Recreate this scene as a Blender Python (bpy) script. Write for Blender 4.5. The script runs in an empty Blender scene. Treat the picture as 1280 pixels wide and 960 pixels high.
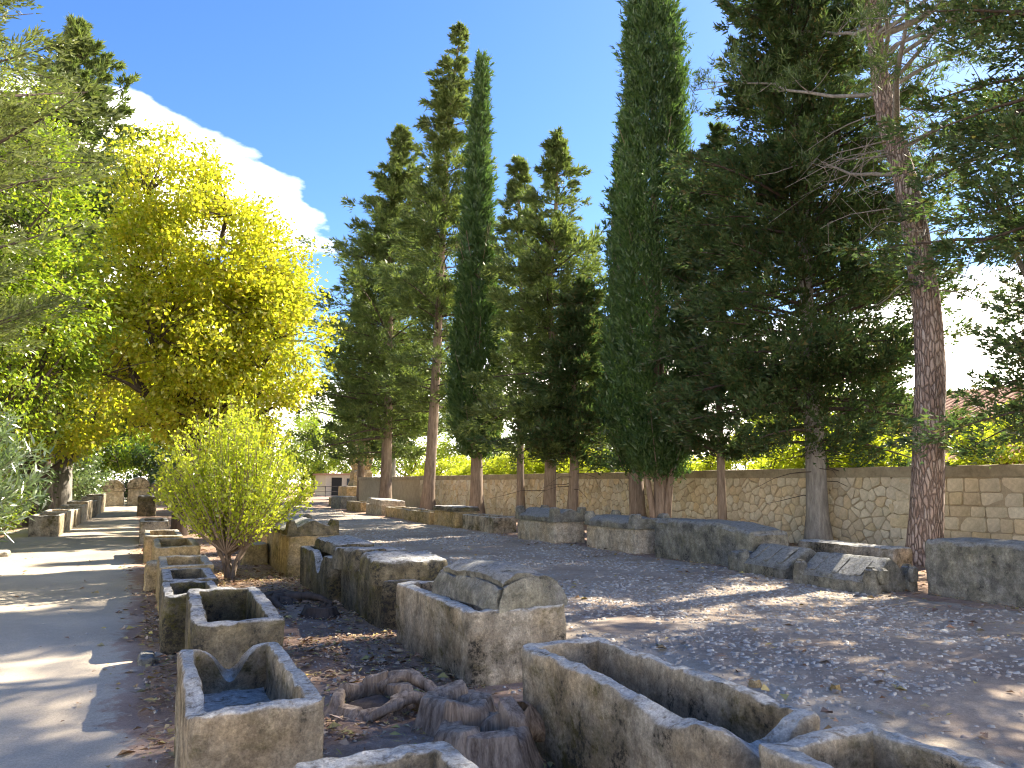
import bpy, math, random
import numpy as np
from mathutils import Vector

# ------------------------------------------------------------------ camera, sky, sun
sc = bpy.context.scene
PITCH, YAW, EYE = 7.23, 25.47, 1.62
cam = bpy.data.cameras.new('camera'); cam.lens = 27.06; cam.sensor_width = 36
cam.clip_start = 0.05; cam.clip_end = 3000
co = bpy.data.objects.new('camera', cam); sc.collection.objects.link(co)
co.location = (0, 0, EYE); co.rotation_euler = (math.radians(90 + PITCH), 0, math.radians(-YAW))
sc.camera = co
SUN_AZ, SUN_EL = 76.0, 41.0          # azimuth clockwise from +Y (the avenue's direction)
w = bpy.data.worlds.new('World'); sc.world = w; w.use_nodes = True
nt = w.node_tree; nt.nodes.clear()
def N(nt, t, **k):
    n = nt.nodes.new(t)
    for a, b in k.items(): setattr(n, a, b)
    return n
sky = N(nt, 'ShaderNodeTexSky', sky_type='NISHITA', sun_disc=False)
sky.sun_elevation = math.radians(SUN_EL); sky.sun_rotation = math.radians(SUN_AZ)
sky.air_density = 1.0; sky.dust_density = 0.3; sky.ozone_density = 2.5
hs = N(nt, 'ShaderNodeHueSaturation'); hs.inputs['Saturation'].default_value = 1.26; hs.inputs['Hue'].default_value = .512
tc = N(nt, 'ShaderNodeTexCoord'); mp = N(nt, 'ShaderNodeMapping'); mp.inputs['Scale'].default_value = (1, 1, 2.3); mp.inputs['Location'].default_value = (3.781, -1.509, 2.78); mp.inputs['Rotation'].default_value = (0, 0, math.radians(-8))
no = N(nt, 'ShaderNodeTexNoise'); no.inputs['Scale'].default_value = 1.5; no.inputs['Detail'].default_value = 9; no.inputs['Roughness'].default_value = .52
sep = N(nt, 'ShaderNodeSeparateXYZ')
lo = N(nt, 'ShaderNodeMapRange'); lo.inputs['From Min'].default_value = .12; lo.inputs['From Max'].default_value = .54
lo.inputs['To Min'].default_value = .12; lo.inputs['To Max'].default_value = -.22
ad = N(nt, 'ShaderNodeMath', operation='ADD')
cr = N(nt, 'ShaderNodeMapRange'); cr.inputs['From Min'].default_value = .50; cr.inputs['From Max'].default_value = .60
cmix = N(nt, 'ShaderNodeMixRGB'); cmix.inputs['Color2'].default_value = (28, 25.5, 22, 1)  # cloud colour over-bright and warmed: unseen low banks add neutral fill to the shade
bg = N(nt, 'ShaderNodeBackground'); bg.inputs['Strength'].default_value = 0.052
ow = N(nt, 'ShaderNodeOutputWorld'); L = nt.links.new
L(tc.outputs['Generated'], mp.inputs['Vector']); L(mp.outputs[0], no.inputs['Vector'])
L(tc.outputs['Generated'], sep.inputs[0]); L(sep.outputs['Z'], lo.inputs['Value'])
L(no.outputs['Fac'], ad.inputs[0]); L(lo.outputs[0], ad.inputs[1]); L(ad.outputs[0], cr.inputs['Value'])
L(sky.outputs[0], hs.inputs['Color']); L(hs.outputs[0], cmix.inputs['Color1']); L(cr.outputs[0], cmix.inputs['Fac'])
L(cmix.outputs[0], bg.inputs['Color']); L(bg.outputs[0], ow.inputs['Surface'])
sl = bpy.data.lights.new('sun', 'SUN'); sl.energy = 3.2; sl.angle = math.radians(.53); sl.color = (1, .90, .74)
so = bpy.data.objects.new('sun', sl); sc.collection.objects.link(so)
a_, e_ = math.radians(SUN_AZ), math.radians(SUN_EL)
SUNV = Vector((math.sin(a_) * math.cos(e_), math.cos(a_) * math.cos(e_), math.sin(e_)))
so.rotation_euler = SUNV.to_track_quat('Z', 'Y').to_euler(); so.location = SUNV * 60
sc.view_settings.view_transform = 'Standard'; sc.view_settings.look = 'None'
sc.view_settings.exposure = 2.5; sc.view_settings.gamma = 1
sc.render.engine = 'CYCLES'; sc.cycles.use_denoising = True
sc.cycles.max_bounces = 7; sc.cycles.diffuse_bounces = 4; sc.cycles.transmission_bounces = 4; sc.cycles.glossy_bounces = 2
sc.cycles.sample_clamp_indirect = 6; sc.cycles.filter_width = 1.15

# ------------------------------------------------------------------ helpers
rng = np.random.default_rng(7); random.seed(7)
COL = sc.collection
def hsh(i, j, k, s):
    h = (i * 374761393 + j * 668265263 + k * 2147483647 + s * 144664633) & 0xFFFFFFFF
    h = ((h ^ (h >> 13)) * 1274126177) & 0xFFFFFFFF
    h = ((h ^ (h >> 16)) * 2246822519) & 0xFFFFFFFF
    return ((h ^ (h >> 15)) & 0xFFFF) / 65535.0
def vn(P, s=0):
    """smooth value noise 0..1 at points P (n,3)"""
    P = np.asarray(P, float); F = np.floor(P); f = P - F; I = F.astype(np.int64); f = f * f * (3 - 2 * f)
    r = 0
    for dx in (0, 1):
        for dy in (0, 1):
            for dz in (0, 1):
                wt = (f[:, 0] if dx else 1 - f[:, 0]) * (f[:, 1] if dy else 1 - f[:, 1]) * (f[:, 2] if dz else 1 - f[:, 2])
                r = r + wt * hsh(I[:, 0] + dx, I[:, 1] + dy, I[:, 2] + dz, s)
    return r
def fbm(P, s=0, o=3):
    P = np.asarray(P, float); r = 0; a = .5; t = 0
    for i in range(o): r = r + a * vn(P * 2 ** i, s + i); t += a; a *= .5
    return r / t
def mesh(name, V, F, mats=None, smooth=False):
    """V (n,3); F either (m,k) array or a list of index lists"""
    me = bpy.data.meshes.new(name); V = np.asarray(V, np.float32)
    if isinstance(F, np.ndarray):
        m, k = F.shape
        me.vertices.add(len(V)); me.vertices.foreach_set('co', V.ravel())
        me.loops.add(m * k); me.loops.foreach_set('vertex_index', F.astype(np.int32).ravel())
        me.polygons.add(m); me.polygons.foreach_set('loop_start', np.arange(0, m * k, k, dtype=np.int32))
        me.update(calc_edges=True)
    else:
        me.from_pydata(V.tolist(), [], F); me.update()
    if smooth: me.polygons.foreach_set('use_smooth', np.ones(len(me.polygons), bool))
    if mats is not None: me.materials.append(mats)
    return me
def ob(name, me, parent=None, loc=None, rz=0):
    o = bpy.data.objects.new(name, me); COL.objects.link(o)
    if parent: o.parent = parent
    if loc is not None: o.location = loc
    if rz: o.rotation_euler = (0, 0, rz)
    return o
def empty(name, loc=(0, 0, 0), rz=0): return ob(name, None, None, loc, rz)
def tag(o, label, cat, group=None, kind=None):
    if label: o['label'] = label
    if cat: o['category'] = cat
    if group: o['group'] = group
    if kind: o['kind'] = kind
    return o
def struct(o): o['kind'] = 'structure'; return o
def unit(a): return a / np.maximum(np.linalg.norm(a, axis=-1, keepdims=True), 1e-9)

# ------------------------------------------------------------------ materials
def mat(name):
    m = bpy.data.materials.new(name); m.use_nodes = True; t = m.node_tree; t.nodes.clear()
    o = N(t, 'ShaderNodeOutputMaterial'); return m, t, o
def ramp(t, stops, src=None, interp='LINEAR'):
    r = N(t, 'ShaderNodeValToRGB'); r.color_ramp.interpolation = interp
    e = r.color_ramp.elements
    while len(e) < len(stops): e.new(.5)
    for x, (p, c) in zip(e, stops): x.position = p; x.color = (*c, 1) if len(c) == 3 else c
    if src: t.links.new(src, r.inputs[0])
    return r
def noise(t, scale, detail=5, rough=.55, vec=None, stretch=None, coord='Object'):
    n = N(t, 'ShaderNodeTexNoise'); n.inputs['Scale'].default_value = scale
    n.inputs['Detail'].default_value = detail; n.inputs['Roughness'].default_value = rough
    c = N(t, 'ShaderNodeTexCoord'); v = c.outputs[coord]
    if stretch:
        m = N(t, 'ShaderNodeMapping'); m.inputs['Scale'].default_value = stretch; t.links.new(v, m.inputs[0]); v = m.outputs[0]
    t.links.new(v, n.inputs['Vector']); return n
def mixc(t, fac, a, b, mode='MIX'):
    m = N(t, 'ShaderNodeMixRGB', blend_type=mode)
    for i, v in ((0, fac), (1, a), (2, b)):
        if hasattr(v, 'links'): t.links.new(v, m.inputs[i])
        elif isinstance(v, (int, float)): m.inputs[i].default_value = v
        else: m.inputs[i].default_value = (*v, 1)
    return m.outputs[0]
def finish(t, o, col, rough=.9, bumps=(), spec=.2):
    b = N(t, 'ShaderNodeBsdfPrincipled'); b.inputs['Roughness'].default_value = rough
    b.inputs['Specular IOR Level'].default_value = spec
    t.links.new(col, b.inputs['Base Color']); nrm = None
    for h, st, d in bumps:
        k = N(t, 'ShaderNodeBump'); k.inputs['Strength'].default_value = st; k.inputs['Distance'].default_value = d
        t.links.new(h, k.inputs['Height'])
        if nrm: t.links.new(nrm, k.inputs['Normal'])
        nrm = k.outputs[0]
    if nrm: t.links.new(nrm, b.inputs['Normal'])
    t.links.new(b.outputs[0], o.inputs[0])
def math_(t, op, a, b=None):
    m = N(t, 'ShaderNodeMath', operation=op)
    for i, v in ((0, a), (1, b)):
        if v is None: continue
        if hasattr(v, 'links'): t.links.new(v, m.inputs[i])
        else: m.inputs[i].default_value = v
    return m.outputs[0]
def stone_mat(name, base, warm, lichen, moss, lic_th=.52, moss_th=.55, top=(.60, .585, .54)):
    """weathered limestone: warm patches, black lichen, moss, pits and a pale crust on the upward faces"""
    m, t, o = mat(name)
    oi = N(t, 'ShaderNodeObjectInfo'); tcn = N(t, 'ShaderNodeTexCoord'); va = N(t, 'ShaderNodeVectorMath', operation='ADD'); cm = N(t, 'ShaderNodeCombineXYZ')
    sc9 = math_(t, 'MULTIPLY', oi.outputs['Random'], 37.0)
    for i in range(3): t.links.new(sc9, cm.inputs[i])
    t.links.new(tcn.outputs['Object'], va.inputs[0]); t.links.new(cm.outputs[0], va.inputs[1])
    def nz(scale, detail, rough, st=None):
        n = N(t, 'ShaderNodeTexNoise'); n.inputs['Scale'].default_value = scale; n.inputs['Detail'].default_value = detail; n.inputs['Roughness'].default_value = rough
        v = va.outputs[0]
        if st: q = N(t, 'ShaderNodeMapping'); q.inputs['Scale'].default_value = st; t.links.new(v, q.inputs[0]); v = q.outputs[0]
        t.links.new(v, n.inputs['Vector']); return n.outputs[0]
    n1 = nz(1.9, 7, .62); n2 = nz(7, 9, .68); n3 = nz(30, 7, .72); n4 = nz(2.4, 10, .74, (1.1, 1.1, .8)); n5 = nz(95, 4, .75); n6 = nz(1.5, 9, .72, (1, .9, 1.6)); n7 = nz(14, 6, .7); n8 = nz(5, 8, .7, (1, 1, .25))
    st = lambda a, b, src: ramp(t, [(a, (0, 0, 0)), (b, (1, 1, 1))], src).outputs[0]
    gr = lambda lo_, hi_, src: ramp(t, [(.3, (lo_,) * 3), (.7, (hi_,) * 3)], src).outputs[0]
    c = mixc(t, st(.38, .62, n1), base, warm)
    c = mixc(t, .9, c, gr(.45, 1.4, n2), 'MULTIPLY')
    c = mixc(t, .55, c, gr(.6, 1.25, n8), 'MULTIPLY')
    c = mixc(t, math_(t, 'MULTIPLY', st(moss_th, moss_th + .13, n6), st(.36, .56, n7)), c, moss)
    c = mixc(t, math_(t, 'MULTIPLY', st(lic_th, lic_th + .12, n4), st(.40, .56, n3)), c, lichen)
    g = N(t, 'ShaderNodeNewGeometry'); sz = N(t, 'ShaderNodeSeparateXYZ'); t.links.new(g.outputs['Normal'], sz.inputs[0])
    c = mixc(t, math_(t, 'MULTIPLY', math_(t, 'MULTIPLY', st(.45, .85, sz.outputs['Z']), st(.34, .5, n7)), .95), c, top)
    c = mixc(t, .75, c, gr(.4, 1.5, n3), 'MULTIPLY')
    c = mixc(t, .6, c, gr(.55, 1.4, n5), 'MULTIPLY')
    finish(t, o, c, .95, ((n2, .6, .045), (n7, .7, .03), (n3, .9, .02), (n5, .7, .006)), .12)
    return m
M = {}
M['stone'] = stone_mat('limestone', (.47, .415, .325), (.46, .36, .235), (.04, .037, .03), (.11, .092, .033), .475, .49)
M['grey_stone'] = stone_mat('grey_lichen_limestone', (.24, .235, .21), (.29, .27, .20), (.055, .055, .05), (.13, .12, .05), .48, .57, (.30, .30, .285))
M['dark_stone'] = stone_mat('dark_lichen_limestone', (.20, .18, .14), (.26, .21, .12), (.035, .034, .03), (.10, .092, .022), .44, .48, (.46, .455, .44))
M['ochre_stone'] = stone_mat('ochre_limestone', (.42, .33, .20), (.46, .33, .15), (.07, .06, .045), (.13, .11, .03), .55, .50, (.46, .43, .36))
M['pale_stone'] = stone_mat('pale_limestone', (.50, .45, .36), (.48, .39, .27), (.10, .095, .085), (.14, .12, .06), .54, .58, (.52, .5, .45))
def ground_mat(name, a, b, c3, sc1, spk=(1.25, .6), bd=.02, blend=None):
    m, t, o = mat(name); n0 = noise(t, .22, 6, .6)
    n1 = noise(t, sc1, 8, .6); n2 = noise(t, 9, 8, .7); n3 = noise(t, 60, 6, .75); n4 = noise(t, 210, 3, .7)
    c = ramp(t, [(.33, a), (.5, b), (.66, c3)], n1.outputs[0]).outputs[0]
    if blend:       # worn margin where the sheet thins out into the surrounding earth
        at = N(t, 'ShaderNodeAttribute', attribute_name='edge'); nb_ = noise(t, 5, 9, .72)
        f = ramp(t, [(.42, (0, 0, 0)), (.62, (1, 1, 1))], math_(t, 'ADD', at.outputs['Fac'], math_(t, 'MULTIPLY', math_(t, 'SUBTRACT', nb_.outputs[0], .5), 1.6))).outputs[0]
        c = mixc(t, f, ramp(t, [(.33, blend[0]), (.5, blend[1]), (.66, blend[2])], noise(t, .9, 8, .6).outputs[0]).outputs[0], c)
    c = mixc(t, .7, c, ramp(t, [(.32, (.72, .72, .74)), (.68, (1.18, 1.16, 1.1))], n0.outputs[0]).outputs[0], 'MULTIPLY')
    c = mixc(t, .6, c, ramp(t, [(.3, (spk[1],) * 3), (.7, (spk[0],) * 3)], n2.outputs[0]).outputs[0], 'MULTIPLY')
    c = mixc(t, .6, c, ramp(t, [(.3, (.6, .6, .6)), (.7, (1.35, 1.35, 1.35))], n3.outputs[0]).outputs[0], 'MULTIPLY')
    c = mixc(t, .4, c, ramp(t, [(.35, (.5, .5, .5)), (.65, (1.4, 1.4, 1.4))], n4.outputs[0]).outputs[0], 'MULTIPLY')
    finish(t, o, c, .95, ((n2.outputs[0], .5, bd), (n3.outputs[0], .7, bd * .5), (n4.outputs[0], .5, .004)), .1)
    return m
EARTH = ((.32, .215, .155), (.42, .29, .215), (.50, .375, .28))
M['ground'] = ground_mat('needle_litter_earth', *EARTH, .9, (1.4, .5), bd=.05)
M['path'] = ground_mat('compacted_sand_path', (.46, .395, .305), (.52, .445, .345), (.56, .485, .375), .45, (1.1, .88), .008, EARTH)
VERGE = ((.40, .335, .26), (.46, .39, .305), (.50, .43, .345))
M['road'] = ground_mat('worn_gravel_road', (.36, .275, .21), (.42, .34, .265), (.48, .405, .325), .8, bd=.03, blend=VERGE)
M['verge'] = ground_mat('sandy_verge', *VERGE, .7, (1.1, .85), .01, EARTH)
def island_mat(name, cols, rough=.85, bump=None, spec=.2):
    m, t, o = mat(name); g = N(t, 'ShaderNodeNewGeometry')
    k = len(cols) - 1
    c = ramp(t, [(i / k, x) for i, x in enumerate(cols)], g.outputs['Random Per Island']).outputs[0]
    n = noise(t, 22, 6, .65); c = mixc(t, .5, c, ramp(t, [(.3, (.6, .6, .6)), (.7, (1.25, 1.25, 1.25))], n.outputs[0]).outputs[0], 'MULTIPLY')
    n2 = noise(t, 5, 6, .65); c = mixc(t, .5, c, ramp(t, [(.3, (.65, .63, .6)), (.7, (1.15, 1.15, 1.15))], n2.outputs[0]).outputs[0], 'MULTIPLY')
    finish(t, o, c, rough, ((n.outputs[0], .6, .015),), spec); return m
M['pebble'] = island_mat('pale_pebbles', [(.34, .31, .27), (.50, .47, .42), (.42, .38, .33), (.60, .57, .51), (.36, .29, .24)])
M['litter'] = island_mat('dry_leaves', [(.30, .17, .11), (.46, .29, .17), (.60, .46, .32), (.22, .13, .09), (.55, .44, .14), (.54, .40, .30)])
def obj_mat(name, cols):
    m, t, o = mat(name); g = N(t, 'ShaderNodeObjectInfo'); ge = N(t, 'ShaderNodeNewGeometry')
    k = len(cols) - 1
    rnd = math_(t, 'FRACT', math_(t, 'ADD', g.outputs['Random'], ge.outputs['Random Per Island']))
    c = ramp(t, [(i / k, x) for i, x in enumerate(cols)], rnd).outputs[0]
    n = noise(t, 14, 8, .65); n2 = noise(t, 60, 5, .7); n0 = noise(t, 1.1, 8, .65, coord='Object')
    c = mixc(t, .6, c, ramp(t, [(.3, (.62, .6, .56)), (.7, (1.2, 1.2, 1.2))], n.outputs[0]).outputs[0], 'MULTIPLY')
    st = ramp(t, [(.52, (0, 0, 0)), (.68, (1, 1, 1))], n0.outputs[0]).outputs[0]
    c = mixc(t, math_(t, 'MULTIPLY', st, .5), c, (.18, .16, .09))
    finish(t, o, c, .92, ((n.outputs[0], .6, .02), (n2.outputs[0], .5, .006)), .15); return m
M['rubble'] = obj_mat('rubble_limestone', [(.60, .52, .37), (.68, .60, .45), (.64, .50, .31), (.70, .64, .50), (.54, .45, .32), (.66, .54, .34)])
def simple_mat(name, a, b, s, st=None, bd=.02, rough=.92):
    m, t, o = mat(name); n = noise(t, s, 8, .65, stretch=st); n2 = noise(t, s * 6, 5, .7, stretch=st)
    c = ramp(t, [(.3, a), (.7, b)], n.outputs[0]).outputs[0]
    c = mixc(t, .5, c, ramp(t, [(.3, (.6, .6, .6)), (.7, (1.3, 1.3, 1.3))], n2.outputs[0]).outputs[0], 'MULTIPLY')
    finish(t, o, c, rough, ((n.outputs[0], .8, bd), (n2.outputs[0], .6, bd * .3)), .15); return m
M['mortar'] = simple_mat('lime_mortar', (.34, .28, .19), (.46, .38, .26), 3)
M['coping'] = simple_mat('rendered_coping', (.24, .20, .13), (.44, .37, .25), 2.2)
M['bark'] = simple_mat('conifer_bark', (.13, .095, .068), (.33, .255, .19), 14, (1, 1, .12), .03)
M['grey_bark'] = simple_mat('grey_bark', (.16, .145, .125), (.36, .33, .29), 16, (1, 1, .15), .03)
M['dark_bark'] = simple_mat('dark_branches', (.055, .042, .033), (.13, .10, .08), 12, (1, 1, .2), .02)
M['twig'] = simple_mat('pale_twigs', (.17, .13, .09), (.36, .29, .20), 10)
M['stump'] = simple_mat('weathered_wood', (.10, .066, .045), (.52, .41, .31), 26, (1, 1, .07), .03)
def pine_bark():
    m, t, o = mat('pine_bark'); c = N(t, 'ShaderNodeTexCoord'); mp = N(t, 'ShaderNodeMapping'); mp.inputs['Scale'].default_value = (17, 17, 4.2)
    t.links.new(c.outputs['Object'], mp.inputs[0]); n = noise(t, 3, 5, .6)
    wv = mixc(t, .9, mp.outputs[0], n.outputs[1], 'ADD')
    v = N(t, 'ShaderNodeTexVoronoi', feature='DISTANCE_TO_EDGE'); v.inputs['Scale'].default_value = 1; t.links.new(wv, v.inputs['Vector'])
    v2 = N(t, 'ShaderNodeTexVoronoi'); v2.inputs['Scale'].default_value = 1; t.links.new(wv, v2.inputs['Vector'])
    pl = ramp(t, [(0, (.27, .18, .135)), (.5, (.40, .31, .255)), (1, (.48, .41, .36))], v2.outputs['Color']).outputs[0]
    c = mixc(t, ramp(t, [(.02, (0, 0, 0)), (.16, (1, 1, 1))], v.outputs[0]).outputs[0], (.15, .11, .088), pl)
    h = ramp(t, [(0, (0, 0, 0)), (.25, (1, 1, 1))], v.outputs[0]).outputs[0]
    n3 = noise(t, 40, 5, .7); c = mixc(t, .5, c, ramp(t, [(.3, (.6,) * 3), (.7, (1.3,) * 3)], n3.outputs[0]).outputs[0], 'MULTIPLY')
    finish(t, o, c, .9, ((h, .9, .04), (n3.outputs[0], .5, .01)), .15); return m
M['pine_bark'] = pine_bark()
def leaf_mat(name, cols, trans=.4, gloss=.06, tcol=1.5):
    m, t, o = mat(name); g = N(t, 'ShaderNodeNewGeometry'); k = len(cols) - 1
    c = ramp(t, [(i / k, x) for i, x in enumerate(cols)], g.outputs['Random Per Island']).outputs[0]
    n = noise(t, .7, 4, .6); c = mixc(t, .6, c, ramp(t, [(.3, (.62, .68, .6)), (.7, (1.3, 1.25, 1.1))], n.outputs[0]).outputs[0], 'MULTIPLY')
    d = N(t, 'ShaderNodeBsdfDiffuse'); tr = N(t, 'ShaderNodeBsdfTranslucent'); gl = N(t, 'ShaderNodeBsdfGlossy'); gl.inputs['Roughness'].default_value = .38
    c2 = mixc(t, 1.0, c, (tcol, tcol * 1.05, tcol * .55), 'MULTIPLY')
    t.links.new(c, d.inputs[0]); t.links.new(c2, tr.inputs[0])
    a = N(t, 'ShaderNodeMixShader'); a.inputs[0].default_value = trans; t.links.new(d.outputs[0], a.inputs[1]); t.links.new(tr.outputs[0], a.inputs[2])
    b = N(t, 'ShaderNodeMixShader'); b.inputs[0].default_value = gloss; t.links.new(a.outputs[0], b.inputs[1]); t.links.new(gl.outputs[0], b.inputs[2])
    t.links.new(b.outputs[0], o.inputs[0]); return m
M['cypress'] = leaf_mat('cypress_foliage', [(.04, .085, .03), (.065, .12, .04), (.09, .145, .045), (.05, .10, .045)], .35, .03)
M['conifer'] = leaf_mat('conifer_foliage', [(.075, .11, .04), (.115, .155, .055), (.16, .19, .068), (.09, .135, .055)], .42, .03)
M['dark_conifer'] = leaf_mat('dark_conifer_foliage', [(.042, .078, .036), (.062, .108, .046), (.085, .13, .052), (.075, .11, .05), (.12, .10, .045)], .4, .03)
M['pine'] = leaf_mat('pine_needles', [(.07, .11, .035), (.10, .15, .045), (.13, .18, .06)], .35, .04)
M['olive'] = leaf_mat('olive_green_sprays', [(.11, .14, .05), (.15, .18, .065), (.18, .20, .08)], .35, .03)
M['yellow'] = leaf_mat('autumn_yellow_leaves', [(.30, .36, .03), (.42, .44, .035), (.55, .48, .04), (.34, .39, .04), (.52, .40, .045)], .58, .05)
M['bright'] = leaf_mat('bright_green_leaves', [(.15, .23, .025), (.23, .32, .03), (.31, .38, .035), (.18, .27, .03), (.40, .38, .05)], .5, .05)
M['lime'] = leaf_mat('lime_shrub_leaves', [(.27, .34, .03), (.40, .45, .04), (.50, .50, .05), (.33, .36, .06)], .55, .05)
M['oleander'] = leaf_mat('oleander_leaves', [(.10, .16, .06), (.16, .22, .10), (.20, .26, .14)], .35, .12, 1.3)
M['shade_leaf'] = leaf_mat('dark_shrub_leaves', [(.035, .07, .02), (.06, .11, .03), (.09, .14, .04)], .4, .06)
def plain(name, col, rough=.8):
    m, t, o = mat(name); r = N(t, 'ShaderNodeRGB'); r.outputs[0].default_value = (*col, 1)
    n = noise(t, 8, 4); c = mixc(t, .4, r.outputs[0], ramp(t, [(.3, (.7,) * 3), (.7, (1.2,) * 3)], n.outputs[0]).outputs[0], 'MULTIPLY')
    finish(t, o, c, rough); return m
M['iron'] = plain('dark_iron', (.06, .055, .055)); M['plaster'] = plain('cream_plaster', (.55, .47, .36)); M['grey_plaster'] = plain('grey_plaster', (.26, .245, .225))
M['tile'] = island_mat('clay_roof_tiles', [(.40, .20, .12), (.48, .28, .18), (.34, .18, .12)]); M['dark'] = plain('dark_opening', (.03, .028, .026)); M['glass'] = plain('window_glass', (.05, .06, .07), .2)

# ------------------------------------------------------------------ ground, path, road
def gh(x, y):
    x = np.asarray(x, float); y = np.asarray(y, float); P = np.stack([x, y, x * 0], -1).reshape(-1, 3)
    r = (fbm(P * .7, 3, 3) - .5) * .07 + (fbm(P * 4, 5, 2) - .5) * .018
    # litter piles up between the two rows of coffins
    r = r + .03 * np.exp(-((P[:, 0] - 1.6) / .6) ** 2)
    fade = np.clip(1 - (np.hypot(P[:, 0] - 6, P[:, 1] - 25) - 60) / 60, 0, 1)
    return (r * fade).reshape(x.shape)
def sheet(name, xs, ys, dz, m, edge=None, smooth=True):
    X, Y = np.meshgrid(xs, ys)
    if edge is not None: X = edge(X, Y)
    Z = gh(X, Y) + dz; V = np.stack([X, Y, Z], -1).reshape(-1, 3)
    ny, nx = X.shape; i = np.arange(ny * nx).reshape(ny, nx)
    F = np.stack([i[:-1, :-1], i[:-1, 1:], i[1:, 1:], i[1:, :-1]], -1).reshape(-1, 4)
    me = mesh(name, V, F, m, smooth)
    u = (np.arange(nx) / (nx - 1))[None] * np.ones((ny, 1)); wd = abs(xs[-1] - xs[0]); ed = np.clip(np.minimum(u, 1 - u) * wd / .55, 0, 1)
    V[:, 2] -= ((1 - np.clip(ed * 3, 0, 1)) * (.018 if name != 'ground' else 0)).reshape(-1); me.vertices.foreach_set('co', V.astype(np.float32).ravel()); me.update()
    at = me.attributes.new('edge', 'FLOAT', 'POINT'); at.data.foreach_set('value', ed.reshape(-1).astype(np.float32))
    return struct(ob(name, me))
far = [-900, -500, -250, -130, -80, -50, -30, -20]
sheet('ground', np.array(far + list(np.arange(-12, 20, .2)) + [20, 30, 50, 80, 130, 250, 500, 900]),
      np.array([-900, -400, -150, -60, -30, -15, -8, -4] + list(np.arange(-2, 40, .2)) + list(np.arange(40, 90, 1.0)) + [95, 110, 150, 250, 500, 900]), 0, M['ground'])
def strip(x0, x1, amp, n=24):
    """irregular long edges: x goes from x0 to x1, both edges wander"""
    def f(X, Y):
        t = (X - x0) / (x1 - x0)
        p0 = np.stack([Y * .9, Y * 0 + 3, Y * 0 + x0], -1).reshape(-1, 3); p1 = np.stack([Y * .9, Y * 0 + 9, Y * 0 + x1], -1).reshape(-1, 3)
        a = (fbm(p0, 11, 4) - .5).reshape(X.shape) * 2 * amp; b = (fbm(p1, 12, 4) - .5).reshape(X.shape) * 2 * amp
        return X + a * (1 - t) + b * t
    return f
ysn = np.array(list(np.arange(-6, 30, .12)) + list(np.arange(30, 100, .7)))
sheet('path', np.linspace(-3.9, .22, 40), ysn, .010, M['path'], strip(-3.9, .22, .18))
sheet('verge', np.linspace(2.9, 5.6, 30), ysn, .008, M['verge'], strip(2.9, 5.6, .4))
sheet('road', np.linspace(4.4, 10.0, 44), ysn, .014, M['road'], strip(4.4, 10.0, .45))
sheet('verge', np.linspace(5.5, 9.9, 16), np.arange(26, 100, .7), .019, M['verge'], strip(5.5, 9.9, .5))

def scatter(name, n, xr, yr, size, m, dens=None, h=.25, sides=6, flat=True, dz=.012, seed=1, power=1.0):
    r = np.random.default_rng(seed)
    y = yr[0] + (yr[1] - yr[0]) * r.random(n) ** power; x = xr[0] + (xr[1] - xr[0]) * r.random(n)
    P = np.stack([x, y, x * 0], -1)
    if dens is not None:
        k = r.random(n) < dens(P); P = P[k]; n = len(P)
    s = size[0] + (size[1] - size[0]) * r.random(n) ** 2.5
    ang = np.sort(r.random((n, sides)), 1) * 2 * np.pi * .3 + np.arange(sides) * 2 * np.pi / sides * .9
    rad = s[:, None] * (.75 + .5 * r.random((n, sides))); rot = r.random(n) * 6.28; asp = .35 + .6 * r.random(n)
    cx = np.cos(ang) * rad; cy = np.sin(ang) * rad * asp[:, None]
    X = cx * np.cos(rot)[:, None] - cy * np.sin(rot)[:, None]; Y = cx * np.sin(rot)[:, None] + cy * np.cos(rot)[:, None]
    z0 = gh(P[:, 0], P[:, 1]) + dz; tilt = (r.random((n, 2)) - .5) * .35
    hh = s * h * (.6 + .8 * r.random(n))
    lowr = np.stack([P[:, :1] + X, P[:, 1:2] + Y, (z0 - .006)[:, None] + X * 0], -1)
    top = np.stack([P[:, :1] + X * .72, P[:, 1:2] + Y * .72, (z0 + hh)[:, None] + X * tilt[:, :1] + Y * tilt[:, 1:]], -1)
    V = np.concatenate([lowr, top], 1).reshape(-1, 3); b = (np.arange(n) * sides * 2)[:, None]
    F = []
    i = np.arange(sides); j = (i + 1) % sides
    q = np.stack([i, j, j + sides, i + sides], -1)
    Q = (b[:, :, None] + q[None]).reshape(-1, 4)
    tops = b + np.arange(sides, 2 * sides)[None]
    fan = np.stack([np.stack([tops[:, 0], tops[:, k], tops[:, k + 1], tops[:, k + 2]], -1) for k in range(1, sides - 2, 2)], 1).reshape(-1, 4)
    return ob(name, mesh(name, V, np.concatenate([Q, fan]), m))
def road_dens(P): 
    e = np.clip((P[:, 0] - 3.9) / 1.2, 0, 1) * np.clip((10.1 - P[:, 0]) / .9, 0, 1)
    return e * np.clip((fbm(P * .8, 21, 4) - .34) * 4.2, .06, 1)
g = scatter('road_gravel', 48000, (3.4, 10.0), (1.0, 26), (.010, .050), M['pebble'], road_dens, .28, 4, dz=.014, power=1.25)
tag(g, 'pale flat pebbles strewn over the reddish gravel road', 'gravel', kind='stuff')
g = scatter('far_gravel', 9000, (3.6, 10.0), (24, 62), (.03, .085), M['pebble'], lambda P: road_dens(P) * .8, .2, 4, dz=.018, seed=2)
tag(g, 'distant pale pebbles on the sunlit far end of the road', 'gravel', kind='stuff')
g = scatter('fine_stones', 9000, (-3.6, 4.2), (1, 20), (.006, .022), M['pebble'], lambda P: np.where(P[:, 0] < .1, .10, .9),   .4, 4, seed=5, dz=.008, power=1.3)
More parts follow.
